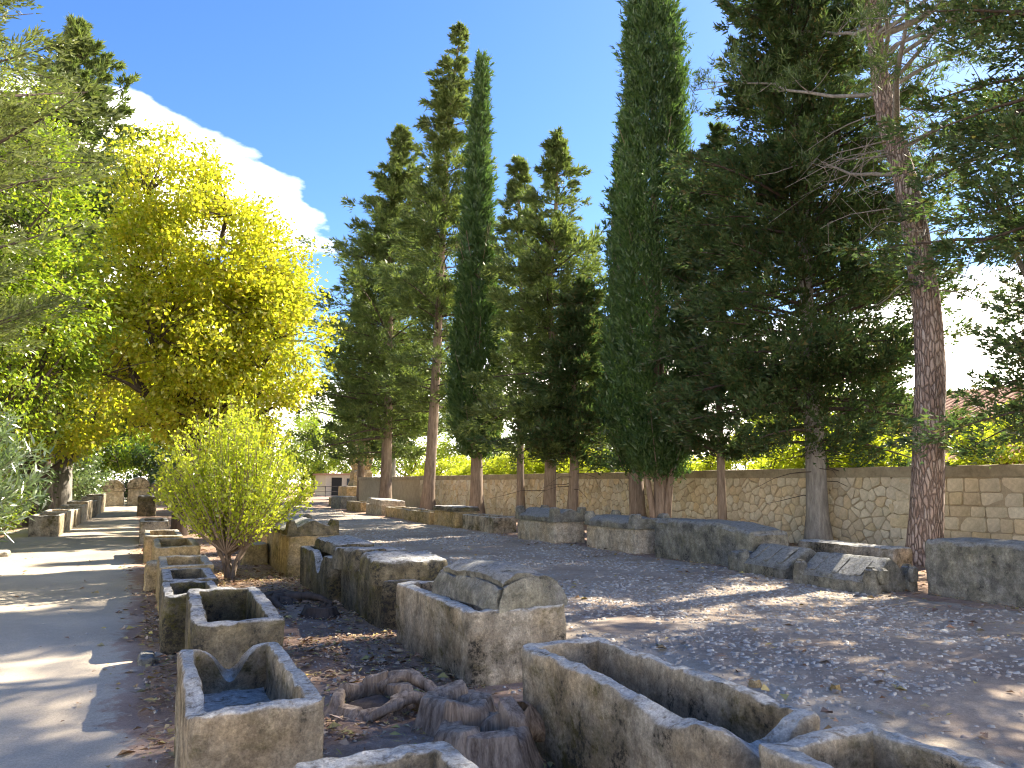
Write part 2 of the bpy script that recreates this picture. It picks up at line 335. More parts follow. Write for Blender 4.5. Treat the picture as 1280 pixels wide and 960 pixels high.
tag(g, 'small loose stones on the path and between the coffins', 'stones', kind='stuff')

def leaf_quads(C, D, Ls, Ws, fold=.25, seed=0, upbias=0.0):
    """diamond leaves: base C, direction D"""
    r = np.random.default_rng(seed); n = len(C); D = unit(D)
    R = r.normal(size=(n, 3)); R[:, 2] += upbias; S = unit(np.cross(D, R)); Nn = np.cross(S, D)
    Ls = np.broadcast_to(Ls, n)[:, None]; Ws = np.broadcast_to(Ws, n)[:, None]
    a = C; c = C + D * Ls; b = C + D * Ls * .45 + S * Ws * .5 + Nn * Ws * fold; d = C + D * Ls * .45 - S * Ws * .5 + Nn * Ws * fold
    V = np.stack([a, b, c, d], 1).reshape(-1, 3); F = np.arange(4 * n).reshape(n, 4)
    return V, F
def litter(name, n, xr, yr, dens, seed, Lr, Wf, label, power=1.3, mt='litter'):
    r = np.random.default_rng(seed); y = yr[0] + (yr[1] - yr[0]) * r.random(n) ** power; x = xr[0] + (xr[1] - xr[0]) * r.random(n)
    P = np.stack([x, y, x * 0], -1); P = P[r.random(n) < dens(P)]; n = len(P)
    P[:, 2] = gh(P[:, 0], P[:, 1]) + .016 + r.random(n) * .012
    a = r.random(n) * 6.28; D = np.stack([np.cos(a), np.sin(a), (r.random(n) - .4) * .35], -1)
    Ls = Lr[0] + (Lr[1] - Lr[0]) * r.random(n) ** 2
    V, F = leaf_quads(P, D, Ls, Ls * Wf * (.6 + .8 * r.random(n)), .3, seed, 4.0)
    tag(ob(name, mesh(name, V, F, M[mt])), label, 'leaf litter', kind='stuff')
def ld(P):
    x = P[:, 0]; mid = np.exp(-((x - 1.6) / .95) ** 4); edge = .5 * np.exp(-((x - .1) / .3) ** 2); pth = .035 * (x < .2)
    right = .75 * np.clip((x - 8.6) / 1.5, 0, 1); roadp = .12 * ((x > 3.2) & (x < 9))
    return np.clip(mid + edge + pth + right + roadp, 0, 1) * np.clip((fbm(P * 1.3, 33, 3) - .25) * 2.2, .1, 1)
litter('fallen_leaves', 40000, (-3.5, 15.6), (1, 22), ld, 41, (.03, .12), .6, 'brown and tan fallen leaves scattered between the rows')
litter('coarse_litter', 22000, (.1, 2.5), (1.5, 15), lambda P: np.clip((fbm(P * 2.3, 37, 3) - .3) * 3, .1, 1), 43, (.025, .085), .5, 'pale bark flakes and leaves littering the earth between the coffins')
litter('fallen_needles', 60000, (.1, 15.6), (1.2, 20), lambda P: np.where(P[:, 0] < 3, 1, np.where(P[:, 0] > 8.8, .7, .12)) * np.clip((fbm(P * 1.1, 35, 3) - .3) * 3, .05, 1), 42, (.06, .15), .09, 'reddish fallen pine needles carpeting the earth')

# ------------------------------------------------------------------ stone coffins
def rough(P, seed, amp=.012, big=.02):
    off = np.stack([fbm(P * 9 + 3.1 * k, seed * 13 + k, 4) - .5 for k in range(3)], -1) * 2 * amp * 1.5
    off += np.stack([vn(P * 1.8 + 7.7 * k, seed * 17 + 5 + k) - .5 for k in range(3)], -1) * big
    return P + off
def trough_mesh(Lx, Ly, H, t, floor, seed, step=.05, notch=None, m='stone', amp=.009, big=.014, taper=.02, chip=.025):
    """open stone box, outside Lx by Ly by H, walls t thick; local origin at its base centre; notch(x, y) lowers the rim"""
    cs = [(-Lx / 2, -Ly / 2), (Lx / 2, -Ly / 2), (Lx / 2, Ly / 2), (-Lx / 2, Ly / 2)]
    per = []
    for k in range(4):
        (x0, y0), (x1, y1) = cs[k], cs[(k + 1) % 4]; n = max(3, int(math.hypot(x1 - x0, y1 - y0) / step))
        for i in range(n): per.append((k, i / n))
    prof = [(0, z) for z in np.linspace(-.06, H - .03, max(4, int(H / step)))] + [(.05, H - .012)]
    prof += [(s, H) for s in np.linspace(.16, .84, max(3, int(t / step * 1.4)))] + [(.95, H - .012)]
    prof += [(1, z) for z in np.linspace(H - .04, floor + .03, max(3, int((H - floor) / step)))] + [(1.12, floor)]
    smax = min(Lx, Ly) / 2 / t
    prof += [(s, floor) for s in np.linspace(1.25, smax * .93, 4)]
    V = np.zeros((len(per), len(prof), 3))
    for i, (k, a) in enumerate(per):
        for j, (s, z) in enumerate(prof):
            d = s * t
            c0, c1 = cs[k], cs[(k + 1) % 4]
            ix = lambda c: (c[0] - math.copysign(d, c[0]), c[1] - math.copysign(d, c[1]))
            p, q = ix(c0), ix(c1); tp = 1 + taper * (z / H - .5) * (1 if s < .5 else -1)
            V[i, j] = ((p[0] + a * (q[0] - p[0])) * tp, (p[1] + a * (q[1] - p[1])) * tp, z)
    sh = V.shape; W = V.reshape(-1, 3).copy()
    s0 = np.array([p[0] for p in prof]); S = np.broadcast_to(s0, sh[:2]).reshape(-1)
    hfac = np.clip((W[:, 2] - floor) / (H - floor), 0, 1)
    low = chip * (np.clip(fbm(W * [6, 6, 0] + seed, seed + 50, 4) - .5, 0, 1) * 2.2 + .35 * vn(W * [22, 22, 0], seed + 8))
    if notch: low = low + np.array([notch(x, y) for x, y in W[:, :2]])
    top = H - np.minimum(low, H - floor - .01)
    inrim = (W[:, 2] > floor + .001)
    W[:, 2] = np.where(inrim, np.where(W[:, 2] > floor, floor + (W[:, 2] - floor) * np.where(low > 0, (top - floor) / (H - floor), 1), W[:, 2]), W[:, 2])
    # soften vertical outer corners
    ex = np.clip((np.abs(W[:, 0]) - (Lx / 2 - .05)) / .05, 0, 1); ey = np.clip((np.abs(W[:, 1]) - (Ly / 2 - .05)) / .05, 0, 1)
    q = (ex * ey)[:, None] * (.010 + .018 * vn(W * 9, seed)[:, None]); W[:, :2] -= np.sign(W[:, :2]) * q * (S < .5)[:, None]
    W = rough(W, seed, amp, big)
    n, k = sh[:2]; idx = np.arange(n * k).reshape(n, k); nx = np.roll(idx, -1, 0)
    F = np.stack([idx[:, :-1], nx[:, :-1], nx[:, 1:], idx[:, 1:]], -1).reshape(-1, 4).tolist()
    F.append(idx[:, -1].tolist())
    me = mesh('trough', W, F, M[m], True); me.set_sharp_from_angle(angle=math.radians(48)); return me
def block_mesh(Lx, Ly, H, seed, shape=None, step=.07, m='stone', amp=.012, big=.02, z0=-.05, name='block', rnd=.04):
    """solid stone: a surface lattice, shape(x, y, w) -> z for w = 0..1"""
    nx, ny, nz = [max(2, int(a / step)) for a in (Lx, Ly, H)]
    fs = []
    def face(fix, val):
        ax = [a for a in range(3) if a != fix]; dims = (nx, ny, nz)
        A, B = np.meshgrid(np.arange(dims[ax[0]] + 1), np.arange(dims[ax[1]] + 1), indexing='ij')
        G = np.zeros(A.shape + (3,), int); G[..., ax[0]] = A; G[..., ax[1]] = B; G[..., fix] = val
        q = np.stack([G[:-1, :-1], G[1:, :-1], G[1:, 1:], G[:-1, 1:]], 2).reshape(-1, 4, 3)
        flip = (val == 0) ^ (fix == 1)
        fs.append(q[:, ::-1] if flip else q)
    for fix, d in ((0, nx), (1, ny), (2, nz)): face(fix, 0); face(fix, d)
    Q = np.concatenate(fs); U, inv = np.unique(Q.reshape(-1, 3), axis=0, return_inverse=True)
    u = U / np.array([nx, ny, nz]) ; x = (u[:, 0] - .5) * Lx; y = (u[:, 1] - .5) * Ly; w_ = u[:, 2]
    z = z0 + w_ * (H - z0)
    if shape is not None:
        x, y, z = shape(x, y, w_)
    P = np.stack([x, y, z], -1)
    # worn edges
    c = P.mean(0); e = (np.abs(u - .5) > .499).sum(1)
    pull = np.where(e >= 3, rnd * .9, np.where(e == 2, rnd * .5, 0)) * (.4 + 1.2 * vn(P * 8, seed + 3)); pull = np.where(w_ < .01, 0, pull)
    P = P - np.sign(P - c) * np.minimum(pull[:, None], .4 * np.abs(P - c)) * (np.abs(u - .5) > .499)
    P = rough(P, seed, amp, big)
    me = mesh(name, P, inv.reshape(-1, 4), M[m], True); me.set_sharp_from_angle(angle=math.radians(42)); return me
def gable(Lx, Ly, h0, h1, z0=-.04, flat=.06, hip=0.0, acro=0.0, crown=1.0):
    """roof-shaped lid with its ridge along y; acro raises the four corners"""
    def f(x, y, w_):
        ax = np.abs(x) / (Lx / 2); ay = np.abs(y) / (Ly / 2)
        roof = h0 + (h1 - h0) * np.clip((1 - ax) / (1 - flat), 0, 1) ** crown
        if hip: roof = h0 + (roof - h0) * np.clip((1 - ay) / hip, 0, 1) ** .8
        if acro: roof = np.where((ax > .66) & (ay > .80), np.maximum(roof, h0 + acro), roof)
        return x, y, z0 + (roof - z0) * w_
    return f
def coffin(cx, cy, Lx, Ly, H, seed, label, m='stone', t=.11, floor=.2, rz=0, name='stone_trough', group=None, **k):
    o = ob(name, trough_mesh(Lx, Ly, H, t, floor, seed, m=m, **k), None, (cx, cy, float(gh(cx, cy))), rz)
    return tag(o, label, 'sarcophagus', group)
def slab(cx, cy, cz, Lx, Ly, H, seed, label, m='stone', rz=0, tilt=(0, 0), shape=None, name='stone_slab', cat='slab', ground=True, **k):
    o = ob(name, block_mesh(Lx, Ly, H, seed, shape, m=m, **k), None, (cx, cy, cz + (float(gh(cx, cy)) if ground else 0)))
    o.rotation_euler = (tilt[0], tilt[1], rz); return tag(o, label, cat)
def bump(x0, y0, rx, ry, d): return lambda x, y: d * math.exp(-((x - x0) / rx) ** 2 - ((y - y0) / ry) ** 2)
# left line of open troughs beside the path
coffin(.87, 2.1, .62, 1.85, .61, 1, 'pale-rimmed open trough cropped by the bottom edge, in front of the stumps', 'stone', step=.035, t=.10, rz=.03)
coffin(.55, 4.57, .60, 1.52, .61, 2, 'broken pale trough with a gap in its rear corner, left foreground by the path', 'stone', step=.03, t=.085, floor=.34,
       notch=lambda x, y: .22 * math.exp(-((x - .0) / .1) ** 2 - ((y - .7) / .1) ** 2) + .10 * math.exp(-((x + .28) / .1) ** 2 - ((y + .35) / .28) ** 2), chip=.03)
coffin(.73, 7.1, .64, 2.0, .60, 3, 'deep dark lichen-covered trough directly behind the broken pale one', 'dark_stone', step=.04, floor=.12, rz=-.03)
coffin(.50, 8.75, .52, 1.1, .55, 4, 'short mossy trough wedged behind the deep dark trough', 'dark_stone', step=.05, t=.09)
coffin(.54, 10.0, .56, 1.25, .56, 5, 'small trough with worn rear wall, third behind the broken pale one', 'dark_stone', step=.05)
coffin(.58, 11.65, .64, 1.6, .58, 6, 'mossy trough beside the base of the lime shrub', 'ochre_stone', step=.05)
coffin(.56, 14.5, .68, 2.1, .60, 7, 'long ochre trough half hidden by the left side of the lime shrub', 'ochre_stone', step=.06)
slab(.3, 13.1, 0, .4, .5, .42, 71, 'low mossy stone block between troughs left of the lime shrub', 'ochre_stone', name='stone_block', cat='stone')
coffin(.45, 18.4, .7, 2.2, .55, 8, 'trough behind the lime shrub along the path edge', 'ochre_stone', step=.08)
coffin(.35, 24.0, .7, 2.2, .58, 9, 'trough far behind the lime shrub on the path edge', 'stone', step=.08)
slab(.25, 41.0, 0, .8, 2.0, .95, 10, 'dark upright block at the right edge of the far path', 'dark_stone', name='stone_block', cat='stone')
# middle line along the road
coffin(2.55, 1.55, .66, 1.85, .61, 11, 'trough with a white crusted rim in the bottom right corner', 'stone', step=.03, t=.10, floor=.15)
coffin(2.50, 3.58, .60, 1.86, .61, 12, 'long empty trough with a broken low end wall, right foreground', 'stone', step=.03, t=.09, floor=.12,
       notch=lambda x, y: .15 * math.exp(-((x + .02) / .14) ** 2 - ((y + .93) / .14) ** 2) + .07 * math.exp(-((x + .3) / .1) ** 2 - ((y + .5) / .25) ** 2), chip=.03)
coffin(2.83, 6.78, .88, 2.02, .60, 13, 'pale sarcophagus box carrying a displaced boulder-like lid', 'stone', step=.04, t=.12, floor=.25, name='sarcophagus')
slab(2.90, 6.40, .585, .74, 1.2, .31, 14, 'rounded boulder-like lid lying askew on the pale sarcophagus', 'grey_stone', rz=.10,
     shape=lambda x, y, w_: (x * (1 - .20 * w_ ** 2), y * (1 - .07 * w_ ** 2), -.004 + w_ * .31 * (1 - .30 * np.abs(x / .37) ** 3 - .10 * x - .12 * np.abs(y / .6) ** 4 + .10 * y)), name='capstone', cat='capstone', step=.03, amp=.020, big=.04, rnd=.09)
coffin(2.85, 9.45, .80, 2.05, .56, 15, 'mossy sarcophagus with scraped front face under the thick slab', 'dark_stone', step=.05, name='sarcophagus')
slab(2.82, 8.92, .55, .86, 1.0, .21, 16, 'thick dark slab on the mossy sarcophagus, nearest of the stacked slabs', 'dark_stone', tilt=(.03, 0), rz=-.12, name='stone_slab', step=.045, amp=.018)
slab(2.75, 10.1, .56, .74, 1.0, .23, 17, 'dark slab with raised back edge behind the thick slab', 'dark_stone', tilt=(-.05, .04), rz=.07, step=.05)
coffin(2.72, 11.75, .76, 2.1, .62, 18, 'notched mossy sarcophagus between the slabs and the ochre lidded one', 'dark_stone', step=.05, name='sarcophagus',
       notch=lambda x, y: .28 * math.exp(-((x + .36) / .14) ** 2 - ((y + .35) / .22) ** 2))
slab(2.85, 12.0, .62, .6, 1.3, .13, 19, 'thin flat slab lying on the notched mossy sarcophagus', 'dark_stone', tilt=(.02, -.03), rz=.05, step=.06)
def lidded(name, label, cx, cy, Lx, Ly, H, h0, h1, seed, m, lm=None, acro=.16, flat=.06, rz=0, step=.06, crown=1.0):
    e = tag(empty(name, (cx, cy, float(gh(cx, cy))), rz), label, 'sarcophagus')
    ob('box', block_mesh(Lx, Ly, H, seed, None, m=m, step=step), e)
    ob('lid', block_mesh(Lx + .07, Ly + .07, h1, seed + 200, gable(Lx + .07, Ly + .07, h0, h1, 0, flat, 0, acro, crown), m=lm or m, step=.055, amp=.012, z0=0), e, (0, 0, H + .004))
    return e
lidded('sarcophagus', 'ochre-sided sarcophagus with a dark horned lid right of the lime shrub', 2.72, 15.0, .82, 2.6, .70, .09, .26, 20, 'ochre_stone', 'dark_stone', .17)
slab(2.05, 16.0, 0, .45, .6, .42, 72, 'mossy ochre block beneath the right side of the lime shrub', 'ochre_stone', name='stone_block', cat='stone')
coffin(2.75, 19.2, .85, 2.3, .6, 21, 'sarcophagus behind the horned lid and the lime shrub', 'ochre_stone', step=.08, name='sarcophagus')
# right line in front of the stone wall
def tombtop(x, y, w_):
    top = .83 - .02 * np.abs(x) - np.where(y < -.6, (-.6 - y) * .13, 0)
    return x, y, -.06 + (top + .06) * w_
slab(10.62, 12.6, 0, .95, 3.05, .83, 31, 'large grey block tomb with one corner broken low, right of the lidded pair', 'grey_stone', shape=tombtop, name='sarcophagus', cat='sarcophagus', rnd=.07, step=.07)
slab(10.75, 6.35, 0, .95, 2.75, .79, 32, 'massive grey block tomb cropped by the right edge, beside the pine trunk', 'grey_stone', name='sarcophagus', cat='sarcophagus', rnd=.06, step=.06)
def fallen_lid(cx, cy, Lx, Ly, seed, label, rz, carved):
    e = tag(empty('capstone', (cx, cy, float(gh(cx, cy))), rz), label, 'capstone')
    ob('roof', block_mesh(Lx, Ly, .50, seed, gable(Lx, Ly, .20, .50, -.05, .10, .0, .0), m='grey_stone', step=.05), e)
    for k in range(3): 
        y0 = (k - 1) * Ly * .31
        for sx in (-1, 1):
            b = block_mesh(Lx * .40, Ly * .10, .05, seed + 9 + k, None, m='grey_stone', step=.05, z0=0, amp=.004, big=.004, rnd=.015)
            c = ob('raised_band', b, e, (sx * Lx * .25, y0, .335)); c.rotation_euler = (0, sx * .56, 0)
    for sx in (-1, 1):
        for sy in ((-1, 1) if carved else (1,)):
            ob('corner_horn', block_mesh(.20, .22, .40, seed + 31, lambda x, y, w_: (x * (1 - .35 * w_ ** 2), y * (1 - .3 * w_ ** 2), -.05 + .45 * w_), m='grey_stone', step=.04, rnd=.04), e, (sx * (Lx / 2 - .08), sy * (Ly / 2 - .02), 0))
    if carved:
        for sx in (-1, 1):      # worn carved heads on the near end
            n = block_mesh(.19, .10, .22, seed + 40, lambda x, y, w_: (x * np.sqrt(np.clip(1 - (2 * w_ - 1) ** 2 * .6, .1, 1)), y * np.sqrt(np.clip(1 - (2 * w_ - 1) ** 2 * .5, .1, 1)), .22 * w_), m='grey_stone', step=.03, z0=0, rnd=.05)
            ob('carved_head', n, e, (sx * .34, -Ly / 2 - .12, .16))
    return e
fallen_lid(9.98, 8.72, 1.0, 1.3, 33, 'gabled lid on the ground with worn carved heads, beside the massive grey block', .06, True)
fallen_lid(10.2, 10.3, 1.05, 1.2, 34, 'gabled banded lid lying on the ground left of the carved one', -.10, False)
slab(9.95, 11.15, 0, .42, .32, .36, 35, 'small grey stone block at the left end of the banded lid', 'grey_stone', name='stone_block', cat='stone')
slab(12.6, 11.0, 0, .55, 2.3, .42, 36, 'long low slab behind the fallen lids near the pine', 'stone', name='stone_slab', cat='slab')
lidded('sarcophagus', 'pale sarcophagus with flat dark lid left of the large grey block tomb', 10.55, 15.8, .92, 2.2, .56, .14, .24, 37, 'pale_stone', 'grey_stone', .20, .5)
lidded('sarcophagus', 'sarcophagus with horned gabled lid in front of the twin leaning trunks', 10.42, 19.4, .95, 2.3, .55, .12, .33, 38, 'pale_stone', 'grey_stone', .26, .12)
coffin(10.6, 24.1, .85, 2.7, .5, 39, 'low dark-ended trough left of the horned gabled lid', 'stone', t=.12, step=.08)
lidded('sarcophagus', 'sunlit box sarcophagus with thin flat lid below the tall bare trunk', 10.5, 26.9, .92, 2.2, .56, .10, .15, 40, 'ochre_stone', 'dark_stone', .0, .9)
coffin(10.5, 30.2, .85, 3.3, .46, 41, 'long low ochre trough just left of the thin-lidded box', 'ochre_stone', t=.12, step=.1)
coffin(10.8, 34.0, .9, 3.2, .45, 42, 'farther low ochre trough beyond the long low one', 'ochre_stone', t=.12, step=.1)
coffin(10.9, 38.0, .9, 3.0, .5, 43, 'pale trough under the tilted pale slab', 'pale_stone', t=.12, step=.1)
slab(10.95, 37.6, .52, 1.25, 2.6, .24, 44, 'pale thick slab balanced across a trough near the grey pine trunk', 'pale_stone', tilt=(.03, .05), step=.1)
coffin(11.0, 42.5, .9, 3.2, .55, 45, 'ochre trough beyond the balanced pale slab', 'ochre_stone', t=.12, step=.1)
slab(11.2, 47.5, 0, 1.0, 2.6, .75, 46, 'grey block at the far end of the right row', 'grey_stone', name='stone_block', cat='stone', step=.1)
slab(12.0, 52.0, 0, 1.0, 2.4, .6, 47, 'last low ochre block of the right row', 'ochre_stone', name='stone_block', cat='stone', step=.1)
# left line across the path
yy = 26.7
specs = [(2.3, .62, 'stone', 'nearest pale trough of the left row, its end wall facing the camera'), (2.4, .66, 'pale_stone', 'second trough of the left row'), (2.2, .62, 'stone', 'third trough of the left row'),
         (2.3, .7, 'pale_stone', 'fourth trough of the left row'), (2.4, .8, 'stone', 'fifth trough of the left row'), (2.4, .75, 'stone', 'sixth trough of the left row, near the stout trunk'), (2.5, .9, 'pale_stone', 'seventh trough of the left row'), (2.5, .95, 'stone', 'farthest trough of the left row')]
for i, (ln, h, m, lb) in enumerate(specs):
    coffin(-2.55 + .05 * i, yy + ln / 2, .78, ln, h, 60 + i, lb, m, t=.11, step=.09, rz=random.uniform(-.03, .03)); yy += ln + random.uniform(.15, .5) + .35 * (i > 3)
for i, (x, h, lb) in enumerate([(-1.7, 1.0, 'left one of the lidded tombs closing the far path'), (-.2, 1.15, 'round-lidded tomb in the middle of the far path end'), (1.2, 1.0, 'right one of the lidded tombs closing the far path')]):
    lidded('sarcophagus', lb, x, 57.5 + .4 * i, 1.3, 1.2, h, .25, .75, 80 + i, 'pale_stone', 'stone', 0, .3, step=.12, crown=.5)
slab(-2.78, 17.6, 0, .55, .9, .32, 90, 'rounded pale rock at the left edge of the path', 'pale_stone', name='rock', cat='rock', rnd=.14, big=.05)
slab(-3.0, 20.4, 0, .9, .5, .12, 91, 'flat white stone on the path by the oleander', 'pale_stone', name='stone_slab', cat='slab', rnd=.05)
slab(.12, 8.0, 0, .16, .34, .07, 92, 'small flat grey stone on the path edge beside the mossy trough', 'grey_stone', name='rock', cat='rock', step=.03, rnd=.03)
for i, (x, y, s, m, lb) in enumerate([(4.42, 4.85, .05, 'ochre_stone', 'small reddish round stone on the pale verge'), (4.9, 4.5, .045, 'ochre_stone', 'small brown round stone right of the reddish one')]):
    slab(x, y, 0, s * 2, s * 1.8, s * 1.3, 95 + i, lb, m, name='rock', cat='rock', step=.02, rnd=.03, amp=.004, big=.004)

# ------------------------------------------------------------------ stumps
def stump(x, y, R, H, seed, label, rz=0, hollow=.5, roots=(), m='stump', broken=.6):
    """a rotten stump: a ring of upright splintered shards of uneven height round a hollow, a low core, roots"""
    r = np.random.default_rng(seed); e = tag(empty('tree_stump', (x, y, float(gh(x, y))), rz), label, 'stump')
    n = max(6, int(R * 36)); a = 0.0
    while a < 6.1:
        wd = r.uniform(.55, 1.5) * 6.28 / n; am = a + wd / 2; t = R * (1 - hollow) * r.uniform(.8, 1.5)
        h = H * (1 - min(.8, broken) * r.random() ** 1.2); sl = r.uniform(-.35, .35); lean_ = r.uniform(.05, .3)
        sx = 2 * R * math.sin(wd / 2) * 1.3
        def f(px, py, w_, h=h, sl=sl, lean_=lean_): 
            z = -.06 + (h * (1 + sl * px / sx) + .06) * w_; fl = 1 + .55 * (1 - w_) ** 2.5
            return px * fl * (1 - .12 * w_), py * (1 - .25 * w_) - (1 - w_) ** 2.2 * R * .35 + lean_ * .2 * R * w_, z
        o = ob('shard', block_mesh(sx, t, h, seed + len(e.children) * 7, f, step=.032, m=m, amp=.010, big=.02, rnd=.02), e, (math.cos(am) * R * .86, math.sin(am) * R * .86, 0)); o.rotation_euler = (0, 0, am + math.pi / 2)
        a += wd
    ob('core', block_mesh(R * 1.5, R * 1.5, H * .35, seed + 99, lambda px, py, w_: (px, py, -.06 + w_ * (H * .3 + .06) * np.clip(1.1 - (px ** 2 + py ** 2) / R ** 2, .2, 1)), step=.03, m='dark_bark', amp=.02, big=.03), e)
    for pts, rad in roots:
        ob('root', tube_mesh([(pts, rad)], M[m], 9, .25, seed), e)
    return e
def tube_arrays(paths, sides=6, wob=0.0, seed=0):
    Vs, Fs, b = [], [], 0; r = np.random.default_rng(seed)
    ang = np.arange(sides) / sides * 2 * np.pi
    for pts, rad in paths:
        P = np.asarray(pts, float); n = len(P); rad = np.asarray(rad, float) * np.ones(n)
        T = unit(np.gradient(P, axis=0)); ref = np.where(np.abs(T[:, 2:3]) > .9, [[1., 0, 0]], [[0, 0, 1.]])
        A = unit(np.cross(T, ref)); B = np.cross(T, A)
        rr = rad[:, None] * (1 + wob * (r.random((n, sides)) - .5) * 2)
        V = P[:, None] + (A[:, None] * np.cos(ang)[None, :, None] + B[:, None] * np.sin(ang)[None, :, None]) * rr[..., None]
        i = np.arange(n * sides).reshape(n, sides) + b; j = np.roll(i, -1, 1)
        Fs.append(np.stack([i[:-1], j[:-1], j[1:], i[1:]], -1).reshape(-1, 4)); Vs.append(V.reshape(-1, 3)); b += n * sides
    return np.concatenate(Vs), np.concatenate(Fs)
def tube_mesh(paths, m, sides=6, wob=0.0, seed=0, name='limb'):
    V, F = tube_arrays(paths, sides, wob, seed); return mesh(name, V, F, m, True)
def smooth_path(ctrl, n):
    ctrl = np.asarray(ctrl, float); t = np.linspace(0, len(ctrl) - 1, n); k = np.clip(t.astype(int), 0, len(ctrl) - 2); f = t - k
    p0 = ctrl[np.maximum(k - 1, 0)]; p1 = ctrl[k]; p2 = ctrl[k + 1]; p3 = ctrl[np.minimum(k + 2, len(ctrl) - 1)]; f = f[:, None]
    return .5 * (2 * p1 + (p2 - p0) * f + (2 * p0 - 5 * p1 + 4 * p2 - p3) * f ** 2 + (3 * p1 - p0 - 3 * p2 + p3) * f ** 3)
stump(1.55, 5.55, .27, .19, 5, 'hollow grey stump with a curling root beside the broken pale trough', 0, .62,
      [(smooth_path([(.3, -.22, .05), (.22, -.3, .12), (.02, -.36, .1), (-.12, -.33, .02)], 14), np.linspace(.055, .03, 14)),
       (smooth_path([(.1, .2, .1), (.28, .12, .17), (.42, -.05, .1), (.5, -.12, -.02)], 14), np.linspace(.06, .03, 14))], broken=.75)
stump(1.82, 4.2,   .23, .30, 11, 'broad split stump with mossy sides between the two foreground troughs', .6, .3,
      [(smooth_path([(.2, -.1, .25), (.34, -.2, .12), (.46, -.3, -.03)], 10), np.linspace(.09, .04, 10))], broken=.45)
stump(1.95, 4.95, .20, .22, 23, 'low flat-topped stump behind the broad split one', 1.0, .25, broken=.5)
stump(2.0, 9.55, .17, .17, 29, 'small dark stump beside the mossy sarcophagus', .2, .5, m='dark_bark', broken=.6)
e = stump(1.75, 10.9, .25, .13, 37, 'flat weathered root mass in front of the lime shrub', .4, .5,
          [(smooth_path([(-.1, 0, .06), (.25, -.35, .09), (.35, -.7, .0)], 10), np.linspace(.07, .03, 10)), (smooth_path([(.1, 0, .06), (-.3, -.3, .1), (-.35, -.7, .0)], 10), np.linspace(.07, .03, 10))], m='dark_bark', broken=.7)
ob('log', tube_mesh([(smooth_path([(2.05, 5.3, .05), (2.1, 4.85, .08), (2.14, 4.5, .05)], 12), .07)], M['stump'], 9, .2, 3)); tag(COL.objects['log'], 'short broken log against the long empty trough', 'log')

# ------------------------------------------------------------------ stone wall
WX, WY0, WY1 = 15.75, 3.0, 62.0
wall = tag(empty('stone_wall', (WX, 0, 0)), 'long rubble limestone wall with rendered coping behind the right row', 'wall')
def wallbox(name, x0, x1, z0, z1, m, seed, y0=WY0, y1=WY1, amp=.01):
    me = block_mesh(x1 - x0, y1 - y0, z1 - z0, seed, lambda x, y, w_: (x, y, w_ * (z1 - z0)), m=m, step=.3, z0=0, amp=amp, big=.012, rnd=.02)
    return ob(name, me, wall, ((x0 + x1) / 2, (y0 + y1) / 2, z0))
wallbox('mortar', 0, .45, -.1, 1.74, 'mortar', 5)
wallbox('coping', -.05, .50, 1.72, 1.97, 'coping', 6)
def clip(poly, nx, ny, d):
    out = []
    for i in range(len(poly)):
        a, b = poly[i], poly[(i + 1) % len(poly)]; da = a[0] * nx + a[1] * ny - d; db = b[0] * nx + b[1] * ny - d
        if da <= 0: out.append(a)
        if da * db < 0: t = da / (da - db); out.append((a[0] + t * (b[0] - a[0]), a[1] + t * (b[1] - a[1])))
    return out
r = np.random.default_rng(3); seeds = []
y = WY0
y = 12.4
while y < 46:
    sq = False; cs_ = .30 if sq else .235 if y < 30 else .30
    nz = int(round(1.72 / (cs_ * (.8 if sq else 1)))); 
    for k in range(nz):
        off = (k % 2) * .5 * cs_
        seeds.append((y + off + r.uniform(-.46, .46) * cs_, (k + .5) / nz * 1.72 + r.uniform(-.46, .46) * 1.72 / nz))
    y += cs_ * (1.15 if sq else 1)
seeds = np.array(seeds); polys = []
for i, (sy, sz) in enumerate(seeds):
    poly = [(sy - .4, 0), (sy + .4, 0), (sy + .4, 1.725), (sy - .4, 1.725)]
    d2 = (seeds - (sy, sz)); nb = np.argsort((d2 ** 2).sum(1))[1:16]
    for j in nb:
        dx, dy = d2[j]; ln = math.hypot(dx, dy)
        if ln < 1e-6: continue
        nx, ny = dx / ln, dy / ln; poly = clip(poly, nx, ny, sy * nx + sz * ny + ln / 2 - r.uniform(.006, .016))
        if len(poly) < 3: break
    if len(poly) < 3: continue
    # cut sharp corners
    q = []
    for a, b in zip(poly, poly[1:] + poly[:1]):
        L_ = math.hypot(b[0] - a[0], b[1] - a[1])
        if L_ < .012: continue
        f = min(.25, .03 / L_); q += [(a[0] + f * (b[0] - a[0]), a[1] + f * (b[1] - a[1])), (b[0] - f * (b[0] - a[0]), b[1] - f * (b[1] - a[1]))]
    if len(q) > 4: polys.append((sy, sz, q))
def wstone(sy, sz, q):
    c = np.array(q); n = len(c); p = r.uniform(.015, .055); tl = r.uniform(-.12, .12, 2)
    def ring(f, x): 
        d = (c - (sy, sz)) * f; return np.stack([np.full(n, x) + d @ tl * (x < 0), d[:, 0], d[:, 1]], -1)
    V = np.concatenate([ring(1, .03), ring(.985, -p * .7), ring(.90, -p)])
    F = [[k * n + i, k * n + (i + 1) % n, (k + 1) * n + (i + 1) % n, (k + 1) * n + i] for k in (0, 1) for i in range(n)] + [list(range(2 * n, 3 * n))]
    return V, [f[::-1] for f in F]
z = 0.02            # squared coursed stones in the repaired stretch on the right
